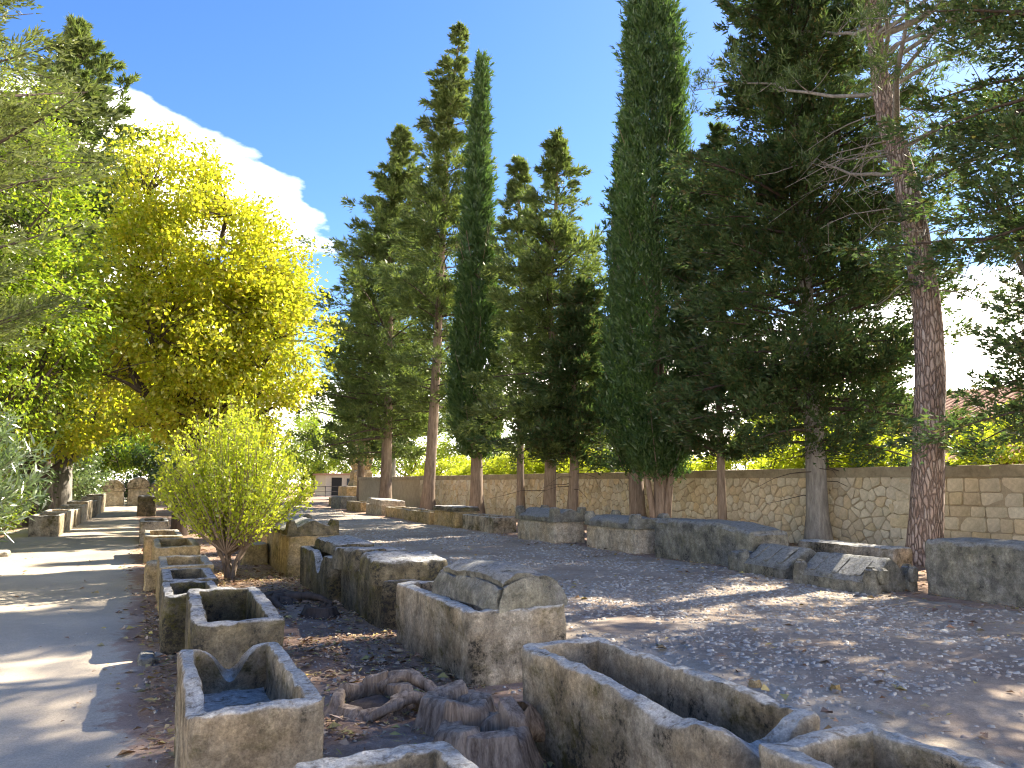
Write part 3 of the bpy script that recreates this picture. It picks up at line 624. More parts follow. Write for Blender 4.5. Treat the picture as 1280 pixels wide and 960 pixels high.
for hgt in (.30, .26, .30, .24, .28, .30):
    y = WY0 + r.random() * .3
    while y < 12.45:
        wd = min(r.uniform(.26, .62), 12.6 - y); a, b2, c2, d2_ = [r.uniform(-.015, .015) for _ in range(4)]; g_ = .010
        q = [(y + g_, z + g_ + a), (y + wd - g_, z + g_ + b2), (y + wd - g_, z + hgt - g_ + c2), (y + g_, z + hgt - g_ + d2_)]; rq = []
        for (p0, p1) in zip(q, q[1:] + q[:1]): f = .03 / max(.06, math.hypot(p1[0] - p0[0], p1[1] - p0[1])); rq += [(p0[0] + f * (p1[0] - p0[0]), p0[1] + f * (p1[1] - p0[1])), (p1[0] - f * (p1[0] - p0[0]), p1[1] - f * (p1[1] - p0[1]))]
        if wd > .1: polys.append((y + wd / 2, z + hgt / 2, rq))
        y += wd
    z += hgt
polys.sort(key=lambda p: abs(p[0] - 8.2) if p[0] > 8.2 else 1000 - p[0])
for sy, sz, q in polys[:300]:
    V, F = wstone(sy, sz, q); o = ob('stone', mesh('wall_stone', V, F, M['rubble']), wall, (0, sy, sz))
Vs, Fs, b = [], [], 0
for sy, sz, q in polys[300:]:
    V, F = wstone(sy, sz, q); Vs.append(V + [0, sy, sz]); Fs += [[i + b for i in f] for f in F]; b += len(V)
o = ob('far_stones', mesh('far_stones', np.concatenate(Vs), Fs, M['rubble']), wall); o['kind'] = 'stuff'

# ------------------------------------------------------------------ trees
def rdir(r, n): return unit(r.normal(size=(n, 3)))
def clumps_to_leaves(r, C, D, rad, n, Ls, Ws, spread, sq=(1, 1, 1), seed=0, upbias=0, fold=.25):
    """n leaves in each clump (centre C, main direction D, radius rad)"""
    k = len(C); rad = np.broadcast_to(rad, k)
    P = np.repeat(C, n, 0) + r.normal(size=(k * n, 3)) * np.repeat(rad, n)[:, None] * .55 * np.array(sq)
    d = np.repeat(unit(D), n, 0) + r.normal(size=(k * n, 3)) * spread
    ls = Ls * (.6 + .8 * r.random(k * n))
    return leaf_quads(P, d, ls, Ws * (.6 + .8 * r.random(k * n)), fold, seed, upbias)
def sprays(r, C, D, ln, n, Ls, Ws, seed, fan=.30):
    """feathery tufts: n scale-leaved twiglets fanned along each short axis (centre C, direction D, length ln)"""
    k = len(C); A = np.repeat(unit(D + r.normal(size=(k, 3)) * .35), n, 0); l_ = np.repeat(np.broadcast_to(ln, k), n)[:, None]
    t = r.random((k * n, 1)); o = r.normal(size=(k * n, 3)); o -= A * (o * A).sum(1, keepdims=True)
    P = np.repeat(C, n, 0) + A * (t - .45) * l_ + o * fan * l_ * (1.05 - t) * .6
    d = unit(A + o * .45); S = unit(np.cross(d, r.normal(size=(k * n, 3)))); l2 = Ls * (.6 + .8 * r.random((k * n, 1))); w2 = Ws * (.6 + .8 * r.random((k * n, 1)))
    V = np.stack([P - S * w2 * .55, P + S * w2 * .55, P + d * l2], 1).reshape(-1, 3); return V, np.arange(3 * k * n).reshape(-1, 3)
def trunk_path(H, R0, lean=(0, 0), wob=.15, seed=0, n=16, ctrl=None):
    r = np.random.default_rng(seed)
    if ctrl is None:
        z = np.linspace(0, 1, 6); ctrl = np.stack([lean[0] * z + r.normal(size=6) * wob * z, lean[1] * z + r.normal(size=6) * wob * z, z * H], -1)
    P = smooth_path(ctrl, n); s = np.linspace(0, 1, n)
    rad = R0 * (1 - s) ** .8 + .012 + R0 * .35 * np.exp(-s * n * .9) + R0 * .25 * (s < .001)
    P[0, 2] -= .08
    return P, rad
def at_h(P, z):
    k = np.clip(np.searchsorted(P[:, 2], z) - 1, 0, len(P) - 2); f = ((z - P[k, 2]) / (P[k + 1, 2] - P[k, 2] + 1e-9))[:, None]
    return P[k] + f * (P[k + 1] - P[k])
def conifer(name, x, y, H, z0, R, label, seed, foliage='conifer', bark='bark', prof=None, nb=150, per=9, leaves=26, Ls=.2, Ws=.05, rise=.25, trunkR=.2,
            lean=(0, 0), ctrl=None, gap=.55, rz=0, dead=0, stems=1, cat='tree', group=None, sag=.0, spread=.75):
    r = np.random.default_rng(seed); e = tag(empty(name, (x, y, float(gh(x, y))), rz), label, cat, group)
    P, rad = trunk_path(H * .998, trunkR, lean, .12, seed, 18, ctrl)
    prof = prof or (lambda s: (1 - s) ** .75 * (.55 + .45 * np.minimum(1, s / .18)))
    zz = z0 + (H - z0) * np.sort(r.random(nb)) ** .92
    s = (zz - z0) / (H - z0); az = np.arange(nb) * 2.39996 + r.normal(size=nb) * .5
    ln = R * prof(s) * (gap + (1.12 - gap) * r.random(nb)) * (.45 + 1.05 * vn(np.stack([np.cos(az) * 1.6, np.sin(az) * 1.6, zz * .9], -1), seed)) + .12
    base = at_h(P, np.minimum(zz, P[-1, 2] - .05)); out = np.stack([np.cos(az), np.sin(az), az * 0], -1)
    ri = rise + r.normal(size=nb) * .14 + .25 * s
    paths = []; stemp = [(P, rad)]; C, D, Rd = [], [], []
    for k in range(nb):
        t = np.linspace(0, 1, 6)[:, None]; side = np.array([-out[k, 1], out[k, 0], 0]) * r.normal() * .12 * ln[k]
        bp = base[k] + out[k] * ln[k] * t + np.array([0, 0, 1]) * ln[k] * (ri[k] * t - sag * t ** 2) + side * t ** 2
        rb = min(trunkR * .3, .012 + .012 * ln[k]); paths.append((bp, np.linspace(rb, .006, 6)))
        m = max(3, int(per * (.4 + ln[k] / R)))
        u = .22 + .8 * r.random(m) ** .8; i = np.clip((u * 5).astype(int), 0, 4); f = (u * 5 - i)[:, None]
        pc = bp[i] + (bp[i + 1] - bp[i]) * f
        wd = .22 * ln[k] * (1.15 - u)[:, None] + .05
        pc = pc + r.normal(size=(m, 3)) * wd * np.array([1, 1, .45]); C.append(pc)
        D.append(out[k] * .9 + (pc - bp[i]) * .8 + np.array([0, 0, .35 + .3 * r.random()])); Rd.append(np.full(m, (.10 + .055 * R * (.6 + .6 * r.random())) * (.35 + .65 * min(1, (1 - s[k]) * 2.2))))
    C = np.concatenate(C); D = np.concatenate(D); Rd = np.concatenate(Rd)
    V, F = sprays(r, C, D, Rd * 2.4, leaves, Ls, Ws, seed, .34)
    ob('crown', mesh(name + '_crown', V, F, M[foliage]), e)
    for q in range(stems - 1):
        a = r.random() * 6.28; P2, r2 = trunk_path(min(H * .5, z0 + 2.5), trunkR * .55, (math.cos(a) * .5, math.sin(a) * .5), .08, seed + q + 5, 10)
        P2[:, :2] += np.array([math.cos(a), math.sin(a)]) * trunkR * .9; stemp.append((P2, r2))
    for q in range(dead):
        zb = 1.2 + (z0 + 1.5 - 1.2) * r.random(); a = r.random() * 6.28; b0 = at_h(P, np.array([zb]))[0]; l_ = (.5 + r.random()) * R * .5
        t = np.linspace(0, 1, 5)[:, None]; paths.append((b0 + np.array([math.cos(a), math.sin(a), .1]) * l_ * t + np.array([0, 0, -.25 * l_]) * t ** 2 + r.normal(size=(5, 3)) * .03, np.linspace(.016, .004, 5)))
    V1, F1 = tube_arrays(stemp, 12, .07, seed); V2, F2 = tube_arrays(paths, 5, .06, seed); me = mesh(name + '_trunk', np.concatenate([V1, V2]), np.concatenate([F1, F2 + len(V1)]), M[bark], True)
    me.materials.append(M['dark_bark']); me.polygons.foreach_set('material_index', np.r_[np.zeros(len(F1), np.int32), np.ones(len(F2), np.int32)]); ob('trunk', me, e)
    return e
def columnar(x, y, H, z0, R, label, seed, nc=1500, leaves=34, Ls=.2, Ws=.05, name='cypress_tree', trunkR=.2, stems=1, lean=(0, 0), top=.16, group=None, shp=.62):
    r = np.random.default_rng(seed); e = tag(empty(name, (x, y, float(gh(x, y)))), label, 'tree', group)
    P, rad = trunk_path(H * .95, trunkR, lean, .06, seed, 18); paths = [(P, rad)]
    s = r.random(nc) ** 1.15; z = z0 + (H - z0) * s * .985; a = r.random(nc) * 6.28
    pr = np.minimum(1, .45 + s / .12 * .55) * np.clip((1 - s) / (1 - top), 0, 1) ** shp
    fl = .72 + .40 * vn(np.stack([np.cos(a) * 3.2, np.sin(a) * 3.2, z * .5], -1), seed)
    rr = R * pr * fl * np.sqrt(.45 + .55 * r.random(nc)); ax = at_h(P, np.minimum(z, P[-1, 2] - .05))
    out = np.stack([np.cos(a), np.sin(a), a * 0], -1); C = ax + out * rr[:, None]; C[:, 2] = z
    D = out * .28 + np.array([0, 0, 1.0]); V, F = sprays(r, C, D, (.45 + .32 * R) * (.6 + .7 * r.random(nc)), leaves, Ls, Ws, seed, .2)
    ob('crown', mesh('cypress_crown', V, F, M['cypress']), e)
    for q in range(70):
        zb = z0 * .6 + (H * .45) * r.random(); aa = r.random() * 6.28; l_ = R * (.5 + .4 * r.random()); b0 = at_h(P, np.array([zb]))[0]; t = np.linspace(0, 1, 5)[:, None]
        paths.append((b0 + np.array([math.cos(aa), math.sin(aa), 0]) * l_ * t ** .8 + np.array([0, 0, 1.8 * l_]) * t ** 1.3, np.linspace(.022, .006, 5)))
    for q in range(stems - 1):
        aa = q * 2.1 + .6; P2, r2 = trunk_path(z0 + 3.2, trunkR * .5, (math.cos(aa) * .75, math.sin(aa) * .75), .06, seed + q + 5, 12)
        P2[:, :2] += np.array([math.cos(aa), math.sin(aa)]) * trunkR * .8; paths.append((P2, r2))
    ob('trunk', tube_mesh(paths, M['bark'], 9, .08, seed, 'cypress_trunk'), e)
    return e
def broadleaf(name, x, y, ells, label, seed, foliage, bark='dark_bark', fork=1.6, trunkR=.18, ncl=260, leaves=60, Ls=.12, Ws=.08, crad=.42, cat='tree', group=None, base=0, up=.8, shell=.5, rz=0, twigs=True, lean=(0, 0), dirz=-.15):
    """ells: list of (centre, radii) in local metres that the crown fills"""
    r = np.random.default_rng(seed); e = tag(empty(name, (x, y, float(gh(x, y))), rz), label, cat, group)
    vol = np.array([rx * ry * rz_ for _, (rx, ry, rz_) in ells]); pick = r.choice(len(ells), ncl, p=vol ** .8 / (vol ** .8).sum())
    cen = np.array([c for c, _ in ells])[pick]; rad = np.array([q for _, q in ells])[pick]
    C = cen + rdir(r, ncl) * rad * ((shell + (1 - shell) * r.random(ncl)) ** .6)[:, None]
    C = C[(vn(C * .9, seed + 2) > .30)]; C = C[C[:, 2] > base + .15]; ncl = len(C)
    tops = np.array([lean[0], lean[1], fork]); tp = smooth_path([(0, 0, -.08), (lean[0] * .4, lean[1] * .4, fork * .5), tops], 8)
    paths = [(tp, trunkR * np.linspace(1.25, .8, 8))]
    if twigs:
        # limbs first, then twigs from the nearest limb point
        nl = 11 if ncl < 400 else 26; L0 = C[r.choice(ncl, nl, replace=False)]; pts = []
        for q in L0:
            mid = tops + (q - tops) * .5 + r.normal(size=3) * .12 * np.linalg.norm(q - tops) + np.array([0, 0, .1 * np.linalg.norm(q - tops)])
            lp = smooth_path([tops - [0, 0, fork * .2], mid, q], 9); paths.append((lp, np.linspace(trunkR * .55, .015, 9))); pts.append(lp[2:])
        pts = np.concatenate(pts)
        for q in C:
            b0 = pts[np.argmin(((pts - q) ** 2).sum(1) + 2 * np.maximum(0, pts[:, 2] - q[2]))]; ln = np.linalg.norm(q - b0)
            paths.append((smooth_path([b0, (b0 + q) / 2 + r.normal(size=3) * .1 * ln, q], 5), np.linspace(min(.03, .008 + .012 * ln), .004, 5)))
    ctr = cen.mean(0); D = unit(C - ctr) * .7 + np.array([0, 0, dirz])
    V, F = clumps_to_leaves(r, C, D, crad, leaves, Ls, Ws, .8, (1, 1, .75), seed, up)
    ob('crown', mesh(name + '_crown', V, F, M[foliage]), e)
    ob('trunk', tube_mesh(paths, M[bark], 5, .06, seed, name + '_trunk'), e)
    return e
rag = lambda s: (1 - s) ** .85 * (.62 + .38 * np.minimum(1, s / .12)) * (.82 + .3 * np.sin(s * 31) ** 2)
wide = lambda s: np.clip((1 - s) / .8, 0, 1) ** .7 * (.65 + .35 * np.minimum(1, s / .15))
# right row, near to far
conifer('cypress_tree', 14.6, 6.4, 17.0, 2.3, 4.3, 'dark spreading conifer reaching in from the right edge', 101, 'dark_conifer', prof=wide, nb=190, per=9, leaves=84, Ls=.11, Ws=.046, rise=.02, trunkR=.26, sag=.25)
broadleaf('slender_tree', 14.9, 8.95, [((.7, -.5, 7.2), (1.4, 1.4, 1.6))], 'slender leaning trunk in front of the wall at the right edge', 102, 'dark_conifer', 'grey_bark', fork=5.2, trunkR=.14, ncl=60, leaves=40, Ls=.14, Ws=.04, lean=(.5, -.55))
pt = tag(empty('pine_tree', (14.05, 10.55, 0)), 'tall leaning pine with plated bark and high open crown', 'tree')
pctrl = [(0, 0, -.1), (.05, -.25, 2.4), (.05, -.42, 4.8), (.0, -.2, 7.6), (-.15, .1, 9.6), (-.1, .3, 12.2), (.1, .5, 15)]
pp = smooth_path(pctrl, 26); pr_ = np.interp(np.linspace(0, 1, 26), [0, .06, .3, .6, .8, 1], [.39, .31, .27, .21, .155, .06])
r = np.random.default_rng(77); ppaths = []; pC = []
for k in range(36):
    zb = 7.6 + 7.2 * r.random() ** .8; a = r.random() * 6.28 if k > 3 else [2.4, 2.9, 3.6, 5.4][k]; b0 = at_h(pp, np.array([zb]))[0]; l_ = (2.0 + 2.8 * r.random()) * (1.1 - .45 * (zb - 8.6) / 6.4)
    if k < 3: l_ = 4.6
    t = np.linspace(0, 1, 9)[:, None]; bp = b0 + np.array([math.cos(a), math.sin(a), .28 + .2 * r.random()]) * l_ * t + np.cumsum(r.normal(size=(9, 3)) * .07, 0) + np.array([0, 0, .12 * l_]) * t ** 2
    bp[0] = b0; ppaths.append((bp, np.linspace(.085 if k < 6 else .05, .012, 9)))
    for q in range(15):
        i = r.integers(3, 9); c = bp[i] + r.normal(size=3) * np.array([.55, .55, .30]); ppaths.append((np.stack([bp[i], (bp[i] + c) / 2 + [0, 0, -.05], c]), np.array([.014, .01, .005]))); pC.append(c)
        for _ in range(3): pC.append(c + r.normal(size=3) * .22)
for k in range(26):      # bare dead twigs under the crown
    zb = 5.5 + 4 * r.random(); a = r.random() * 6.28; b0 = at_h(pp, np.array([zb]))[0]; l_ = .8 + 1.8 * r.random(); t = np.linspace(0, 1, 7)[:, None]
    bp = b0 + np.array([math.cos(a), math.sin(a), .1]) * l_ * t + np.array([0, 0, -.35 * l_]) * t ** 2 + np.cumsum(r.normal(size=(7, 3)) * .03, 0); bp[0] = b0; ppaths.append((bp, np.linspace(.018, .004, 7)))
    for q in range(4): i = r.integers(2, 6); ppaths.append((np.stack([bp[i], bp[i] + r.normal(size=3) * .2, bp[i] + r.normal(size=3) * .4 - [0, 0, .15]]), np.array([.007, .005, .003])))
ob('trunk', tube_mesh([(pp, pr_)], M['pine_bark'], 18, .05, 4, 'pine_trunk'), pt)
ob('branches', tube_mesh(ppaths, M['grey_bark'], 6, .08, 4, 'pine_branches'), pt)
pC = np.array(pC); ax_ = at_h(pp, np.clip(pC[:, 2], 0, 14.9)); pC = pC[np.hypot(pC[:, 0] - ax_[:, 0], pC[:, 1] - ax_[:, 1]) > 1.5]; V, F = clumps_to_leaves(r, pC, np.tile([0, 0, .8], (len(pC), 1)), .10, 30, .18, .022, .9, seed=5)
ob('crown', mesh('pine_crown', V, F, M['pine']), pt)
conifer('cypress_tree', 15.15, 14.2, 17.5, 2.2, 3.5, 'broad dark cypress on a straight pale trunk against the wall', 104, 'dark_conifer', 'grey_bark', prof=wide, nb=380, per=10, leaves=72, Ls=.125, Ws=.05, rise=.05, trunkR=.24, dead=22, sag=.15)
conifer('cypress_tree', 14.5, 16.95, 11.8, 2.1, 1.5, 'thin dark cypress on a slim trunk beside the broad dark one', 105, 'dark_conifer', prof=wide, nb=150, per=8, leaves=60, Ls=.14, Ws=.045, rise=.3, trunkR=.11)
columnar(13.9, 18.9, 20.5, 2.0, 1.55, 'massive dense columnar cypress with several stems at its base', 106, nc=3000, leaves=36, Ls=.17, Ws=.05, stems=4, trunkR=.2, top=.25, shp=.6)
columnar(14.9, 21.6, 14.8, 2.2, 1.2, 'smaller columnar cypress behind the left side of the massive one', 107, nc=1100, leaves=30, Ls=.2, Ws=.06, trunkR=.24)
conifer('conifer_tree', 13.9, 25.9, 15.4, 2.4, 3.9, 'open conifer on a leaning trunk, the right one of a pair', 108, 'conifer', prof=rag, nb=190, per=9, leaves=50, Ls=.18, Ws=.058, rise=.05, sag=.12, trunkR=.22, gap=.3, dead=14, lean=(.1, -.5))
conifer('conifer_tree', 14.1, 24.6, 9.0, 2.4, 3.0, 'short ragged conifer on the darker trunk of the pair', 109, 'dark_conifer', prof=rag, nb=150, per=9, leaves=50, Ls=.18, Ws=.058, rise=.05, sag=.12, trunkR=.2, gap=.3, lean=(.2, -.5), dead=16)
conifer('conifer_tree', 15.0, 30.6, 16.5, 3.0, 2.7, 'pale conifer tip between the tall spire cypress and the open pair', 110, 'conifer', prof=rag, nb=130, per=8, leaves=44, Ls=.22, Ws=.065, rise=.25, trunkR=.16, gap=.4)
columnar(14.0, 33.2, 22.6, 3.0, 1.62, 'tall narrow spire cypress rising alone against the blue sky', 111, nc=1900, leaves=30, Ls=.26, Ws=.075, trunkR=.26, top=.0, shp=1.0)
conifer('conifer_tree', 14.0, 40.0, 26.4, 5.2, 5.0, 'tallest ragged conifer with long bare trunk left of the spire cypress', 112, 'conifer', 'bark', prof=rag, nb=220, per=9, leaves=50, Ls=.24, Ws=.072, rise=.12, sag=.1, trunkR=.30, gap=.35, lean=(.2, -3.0))
conifer('conifer_tree', 13.8, 47.5, 24.5, 3.4, 7.2, 'broad dark green conifer with layered boughs right of the yellow tree', 113, 'conifer', prof=rag, nb=300, per=10, leaves=52, Ls=.26, Ws=.08, rise=.1, sag=.1, trunkR=.34, gap=.35, lean=(0, -1.0))
conifer('pine_tree', 17.3, 58.0, 15.0, 4.0, 4.0, 'far conifer on a pale grey trunk near the end of the road', 114, 'dark_conifer', 'grey_bark', prof=wide, nb=150, per=9, leaves=22, Ls=.34, Ws=.09, rise=.1, trunkR=.45, gap=.4, lean=(-.2, .3))
conifer('conifer_tree', 16.0, 62.0, 17, 3, 4.2, 'farthest conifer closing the right side of the road', 115, 'dark_conifer', prof=wide, nb=130, per=9, leaves=22, Ls=.38, Ws=.1, rise=.15, trunkR=.3, gap=.4)
# the row goes on behind the camera's right shoulder: it shades the foreground
conifer('cypress_tree', 14.4, 1.0, 13.0, 2.6, 3.0, 'conifer of the right row outside the frame', 116, 'dark_conifer', prof=wide, nb=90, per=8, leaves=40, Ls=.16, Ws=.07, rise=.1, trunkR=.25, group='right row outside the frame')
# left side
conifer('conifer_tree', -4.4, 15.8, 21, 3.0, 3.6, 'feathery olive-green conifer in the top left corner', 121, 'olive', prof=wide, nb=260, per=10, leaves=50, Ls=.12, Ws=.036, rise=.5, trunkR=.25)
broadleaf('laurel_tree', -4.1, 22.5, [((0, 0, 4.6), (2.7, 2.6, 2.9)), ((.3, .2, 8.2), (2.4, 2.4, 3.0)), ((.9, 0, 5.6), (2.2, 2.2, 2.2)), ((0, 0, 10.6), (1.8, 1.8, 2.0))], 'large glossy bright green tree on the left beside the path', 122, 'bright', ncl=800, leaves=70, Ls=.12, Ws=.068, crad=.42, trunkR=.22, fork=1.9)
conifer('conifer_tree', -3.8, 38.5, 22.5, 3.0, 4.0, 'dark green conifer rising behind the bright green tree on the left', 123, 'conifer', prof=lambda s: np.clip((1 - s) / .6, 0, 1) ** .7 * (.7 + .3 * np.minimum(1, s / .15)), nb=300, per=10, leaves=48, Ls=.25, Ws=.074, rise=.35, trunkR=.34, gap=.4)
broadleaf('autumn_tree', 1.1, 25.5, [((-.3, 0, 5.6), (3.0, 3.0, 2.6)), ((.2, 0, 8.6), (2.6, 2.6, 2.6)), ((-.8, 0, 10.6), (1.7, 1.7, 1.9)), ((1.4, 0, 6.4), (2.0, 2.2, 2.4)), ((-1.5, .5, 7.4), (2.2, 2.2, 2.6)), ((.9, -.4, 3.9), (2.2, 2.0, 1.5)), ((2.5, -.3, 6.0), (1.7, 1.8, 2.3)), ((2.0, 0, 8.3), (1.6, 1.6, 1.6))],
          'yellowing autumn tree with dark branches behind the lime shrub', 124, 'yellow', ncl=1150, leaves=74, Ls=.13, Ws=.095, crad=.46, trunkR=.24, fork=3.2, shell=.45)
broadleaf('autumn_tree', -3.6, 33.0, [((.6, 0, 4.8), (2.8, 3.0, 2.2)), ((0, 0, 7), (2.2, 2.2, 2))], 'second yellowing tree with low branches arching over the left row', 125, 'yellow', ncl=280, leaves=55, Ls=.17, Ws=.12, crad=.5, trunkR=.22, fork=2.0)
broadleaf('autumn_tree', 2.2, 43.0, [((0, 0, 6.5), (3.6, 3.6, 3.4)), ((1.5, 0, 9), (3.0, 3.0, 2.6))], 'far yellow and green tree seen beyond the nearer yellowing tree', 126, 'yellow', ncl=330, leaves=48, Ls=.24, Ws=.18, crad=.6, trunkR=.3, fork=2.6)
broadleaf('dark_tree', 5.6, 66.0, [((0, 0, 5), (4, 4, 3.6))], 'deep green tree at the far left side of the road end', 127, 'shade_leaf', ncl=230, leaves=50, Ls=.3, Ws=.2, crad=.7, trunkR=.3, fork=1.9)
stout = broadleaf('stout_tree', -3.9, 47.5, [((0, 0, 6.5), (4.2, 4.2, 3.4))], 'tree on a stout pale trunk beside the far left row', 128, 'bright', 'grey_bark', ncl=260, leaves=50, Ls=.26, Ws=.16, crad=.7, trunkR=.55, fork=3.0)
def shrub(x, y, w_, h, label, seed, foliage, Ls, Ws, ncl=120, leaves=50, group=None, name='shrub', crad=.28):
    return broadleaf(name, x, y, [((0, 0, h * .52), (w_, w_, h * .5))], label, seed, foliage, fork=h * .15, trunkR=.05, ncl=ncl, leaves=leaves, Ls=Ls, Ws=Ws, crad=crad, cat='shrub', group=group)
def fan_shrub(name, x, y, H, R, label, seed, foliage, ns, leaves, Ls, Ws, bark='twig', stools=5, zsplit=.5, spread=.5, lo=.25):
    r = np.random.default_rng(seed); e = tag(empty(name, (x, y, float(gh(x, y)))), label, 'shrub'); paths = []; C = []; D = []; heads = []
    for k in range(stools):
        a = k * 6.28 / stools + r.random() * .6; h = np.array([math.cos(a) * R * .18, math.sin(a) * R * .18, zsplit * (.8 + .4 * r.random())]); heads.append(h)
        paths.append((smooth_path([(math.cos(a) * .04, math.sin(a) * .04, -.05), h * [.4, .4, .5], h], 7), np.linspace(.045, .028, 7)))
    for k in range(ns):
        h = heads[r.integers(stools)]; a = r.random() * 6.28; q = r.random() ** .55; tip = np.array([math.cos(a) * R * q, math.sin(a) * R * q, zsplit + (H - zsplit) * (1 - .48 * q ** 2.2) * (.55 + .5 * r.random())])
        mid = h + (tip - h) * .5 + np.array([math.cos(a), math.sin(a), 0]) * R * .06 + r.normal(size=3) * .05; pth = smooth_path([h, mid, tip], 10); paths.append((pth, np.linspace(.013, .003, 10)))
        m = leaves; u = lo + (1 - lo) * r.random(m) ** .75; i = np.clip((u * 9).astype(int), 0, 8); f = (u * 9 - i)[:, None]; c = pth[i] + (pth[i + 1] - pth[i]) * f
        C.append(c + r.normal(size=(m, 3)) * .038); D.append(unit(pth[i + 1] - pth[i]) * .6 + r.normal(size=(m, 3)) * spread)
    C = np.concatenate(C); D = np.concatenate(D); n = len(C)
    V, F = leaf_quads(C, D, Ls * (.6 + .8 * r.random(n)), Ws * (.6 + .8 * r.random(n)), .2, seed, .6)
    ob('foliage', mesh(name + '_foliage', V, F, M[foliage]), e); ob('stems', tube_mesh(paths, M[bark], 5, .05, seed, name + '_stems'), e); return e
fan_shrub('lime_shrub', 1.38, 13.7, 2.95, 1.36, 'lime-green multi-stemmed shrub growing between the two rows of troughs', 131, 'lime', 210, 95, .062, .038, 'bark', zsplit=.42, lo=.2)
fan_shrub('oleander', -2.95, 12.7, 3.3, 1.75, 'oleander with long pale narrow leaves at the left edge', 132, 'oleander', 170, 120, .17, .026, 'bark', zsplit=.4, spread=.55, lo=.15)
k = 0
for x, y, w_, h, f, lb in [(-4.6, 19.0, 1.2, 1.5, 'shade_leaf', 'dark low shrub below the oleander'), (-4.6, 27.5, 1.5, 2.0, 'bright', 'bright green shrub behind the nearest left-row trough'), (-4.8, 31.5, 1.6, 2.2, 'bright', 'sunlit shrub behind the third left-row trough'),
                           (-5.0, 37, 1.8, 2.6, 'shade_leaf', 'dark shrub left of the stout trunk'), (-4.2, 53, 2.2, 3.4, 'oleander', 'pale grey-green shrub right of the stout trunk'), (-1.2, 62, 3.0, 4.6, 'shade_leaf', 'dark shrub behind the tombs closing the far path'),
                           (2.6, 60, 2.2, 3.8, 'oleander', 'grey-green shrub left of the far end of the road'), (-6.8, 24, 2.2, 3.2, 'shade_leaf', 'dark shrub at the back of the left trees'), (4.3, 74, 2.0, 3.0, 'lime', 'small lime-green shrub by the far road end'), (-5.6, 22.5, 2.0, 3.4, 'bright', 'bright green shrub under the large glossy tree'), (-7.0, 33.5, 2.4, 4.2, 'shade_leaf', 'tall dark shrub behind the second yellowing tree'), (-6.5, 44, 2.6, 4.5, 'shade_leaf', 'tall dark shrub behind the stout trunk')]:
    shrub(x, y, w_, h, lb, 140 + k, f, .10 if y < 40 else .2, .06 if y < 40 else .12, 130, 50, crad=.3 if y < 40 else .5); k += 1
# background masses: copies of two trees behind the wall and behind the left row
def copy_tree(src, x, y, rz, s, label, group):
    o = src.copy(); COL.objects.link(o); o.location = (x, y, 0); o.rotation_euler = (0, 0, rz); o.scale = (s, s, s * random.uniform(.9, 1.1)); tag(o, label, None, group)
    for c in src.children: d = c.copy(); COL.objects.link(d); d.parent = o
    return o
bs = shrub(19.0, 16.0, 2.0, 3.3, 'sunlit yellow-green shrub looking over the stone wall', 160, 'lime', .13, .08, 220, 55, 'garden shrubs behind the wall', name='garden_shrub', crad=.32)
for i in range(17):
    copy_tree(bs, 18.4 + random.uniform(-.3, 3.6), 11.5 + i * 2.7 + random.uniform(-1, 1), random.random() * 6.28, random.uniform(.75, 1.25), 'sunlit yellow-green shrub looking over the stone wall', 'garden shrubs behind the wall')
bt = broadleaf('woodland_tree', -11, 30, [((0, 0, 5), (3.6, 3.6, 3.4)), ((.5, .5, 8), (2.6, 2.6, 2.6))], 'green woodland tree in the background behind the left row', 161, 'bright', ncl=260, leaves=50, Ls=.24, Ws=.15, crad=.65, trunkR=.25, fork=2.0, group='woodland behind the left row')
for i, (x, y, s) in enumerate([(-9.5, 38, 1.1), (-10, 47, 1.2), (-7.5, 56, 1.1), (-4, 66, 1.2), (.8, 70, 1.1), (-13, 58, 1.3), (-8, 21, .9)]):
    copy_tree(bt, x, y, i * 1.3, s, 'green woodland tree in the background behind the left row', 'woodland behind the left row')
for i, (x, y, s) in enumerate([(36, 34, .9), (32, 52, 1.0), (40, 62, 1.1), (30, 72, 1.0), (44, 44, 1.0), (30, 92, 1.2), (22, 112, 1.2), (12, 116, 1.2), (4, 108, 1.1), (-3, 76, 1.1), (2.5, 82, 1.2), (-7, 82, 1.2), (8.5, 92, 1.1), (19, 104, 1.0), (26, 102, 1.1), (11, 101, .9)]):
    copy_tree(bt, x, y, i * 1.7 + .4, s, 'green tree far beyond the wall and the road end', 'trees beyond the wall')

# ------------------------------------------------------------------ far end of the road and houses behind the wall
def box(name, x0, x1, y0, y1, z0, z1, m, parent=None):
    V = [(x, y, z) for x in (x0, x1) for y in (y0, y1) for z in (z0, z1)]
    F = [(0, 1, 3, 2), (4, 6, 7, 5), (0, 4, 5, 1), (2, 3, 7, 6), (0, 2, 6, 4), (1, 5, 7, 3)]
    return ob(name, mesh(name, V, F, M[m]), parent)
def pier_shape(x, y, w_):
    z = w_ * 9.0; f = np.interp(z, [0, .3, .35, 1.2, 1.3, 1.35, 2.6, 2.7, 3.1, 3.15, 9], [1.12, 1.12, 1.0, 1.0, 1.05, .78, 1.12, 1.25, 1.25, .95, .95]); return x * f, y * f, z
fx, fy = 17.2, 70.0
slab(fx + 1.2, fy + 1.5, 1.2, 1.7, 1.7, 9, 201, 'ochre moulded stone pier of the chapel at the road end', 'ochre_stone', shape=pier_shape, name='stone_pier', cat='pier', step=.25, z0=0, amp=.006, big=.006, rnd=.03)
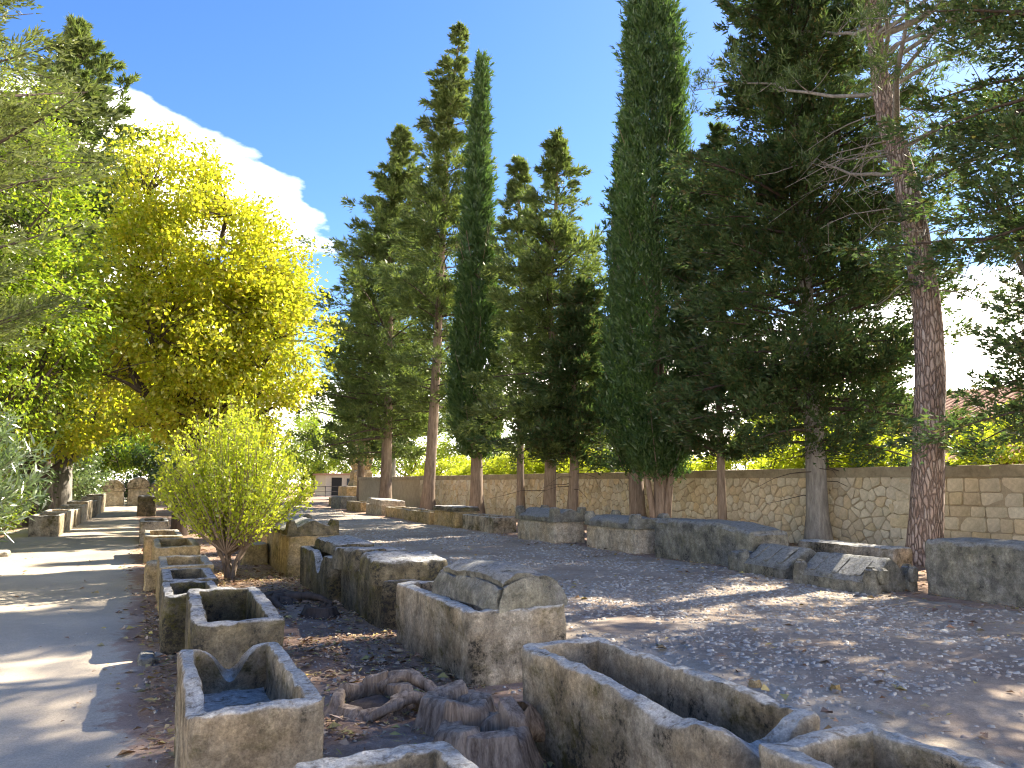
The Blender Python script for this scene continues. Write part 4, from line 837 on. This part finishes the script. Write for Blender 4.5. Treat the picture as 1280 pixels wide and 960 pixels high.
slab(fx + 1.3, fy + 1.5, 0, 3.6, 3.4, 1.22, 202, 'low ochre masonry base under the chapel pier', 'ochre_stone', name='low_wall', cat='wall', step=.25, amp=.006, big=.01)
gb = tag(empty('small_building', (0, 0, 0)), 'small cream building with a dark door at the very end of the road', 'building')
box('wall', 19.5, 23, 92, 98, -.1, 2.4, 'plaster', gb); box('roof', 19.2, 23.3, 91.7, 98.3, 2.4, 2.6, 'tile', gb); box('door', 20.2, 21.4, 91.94, 91.995, 0, 2.1, 'dark', gb); box('window', 22.0, 22.6, 91.94, 91.995, 1.2, 2.0, 'glass', gb)
fn = tag(empty('rail_fence', (0, 0, 0)), 'thin dark rail fence across the end of the road', 'fence')
for i in range(6): ob('post', tube_mesh([([(12.2 + i * 1.4, 84, 0), (12.2 + i * 1.4, 84, 1.15)], .04)], M['iron'], 6), fn)
for z in (.55, 1.1): ob('rail', tube_mesh([([(12.0, 84, z), (19.4, 84, z)], .03)], M['iron'], 6), fn)
def house(x, y, w_, d, h, rh, label, rows):
    e = tag(empty('house', (x, y, 0)), label, 'house')
    box('wall', 0, d, 0, w_, -.1, h, 'plaster', e)
    V = [(-.4, -.4, h), (-.4, w_ + .4, h), (d + .4, -.4, h), (d + .4, w_ + .4, h), (d / 2, -.4, h + rh), (d / 2, w_ + .4, h + rh)]
    rf = ob('roof', mesh('roof', V, [(0, 4, 5, 1), (2, 3, 5, 4), (0, 2, 4), (1, 5, 3), (0, 1, 3, 2)], M['tile']), e)
    t = tube_mesh([([(-.45, k * .3 - .35, h + .02), (d / 2, k * .3 - .35, h + rh + .04)], .1) for k in range(int((w_ + .7) / .3))], M['tile'], 6); ob('tile_rows', t, rf)
    for k in range(rows):
        y0 = .8 + k * 2.4; wn = box('window', -.05, .02, y0, y0 + 1.0, h - 1.7, h - .5, 'glass', e); box('shutter', -.09, -.03, y0 - .5, y0 - .02, h - 1.75, h - .45, 'grey_plaster', e)
    return e
house(28, 15.4, 8, 7, 3.9, 1.5, 'cream house with clay tile roof showing behind the wall right of the pine', 3)
house(21.5, 12.6, 2.6, 3, 2.1, .7, 'low shed with clay tile roof just over the wall at the right edge', 1)
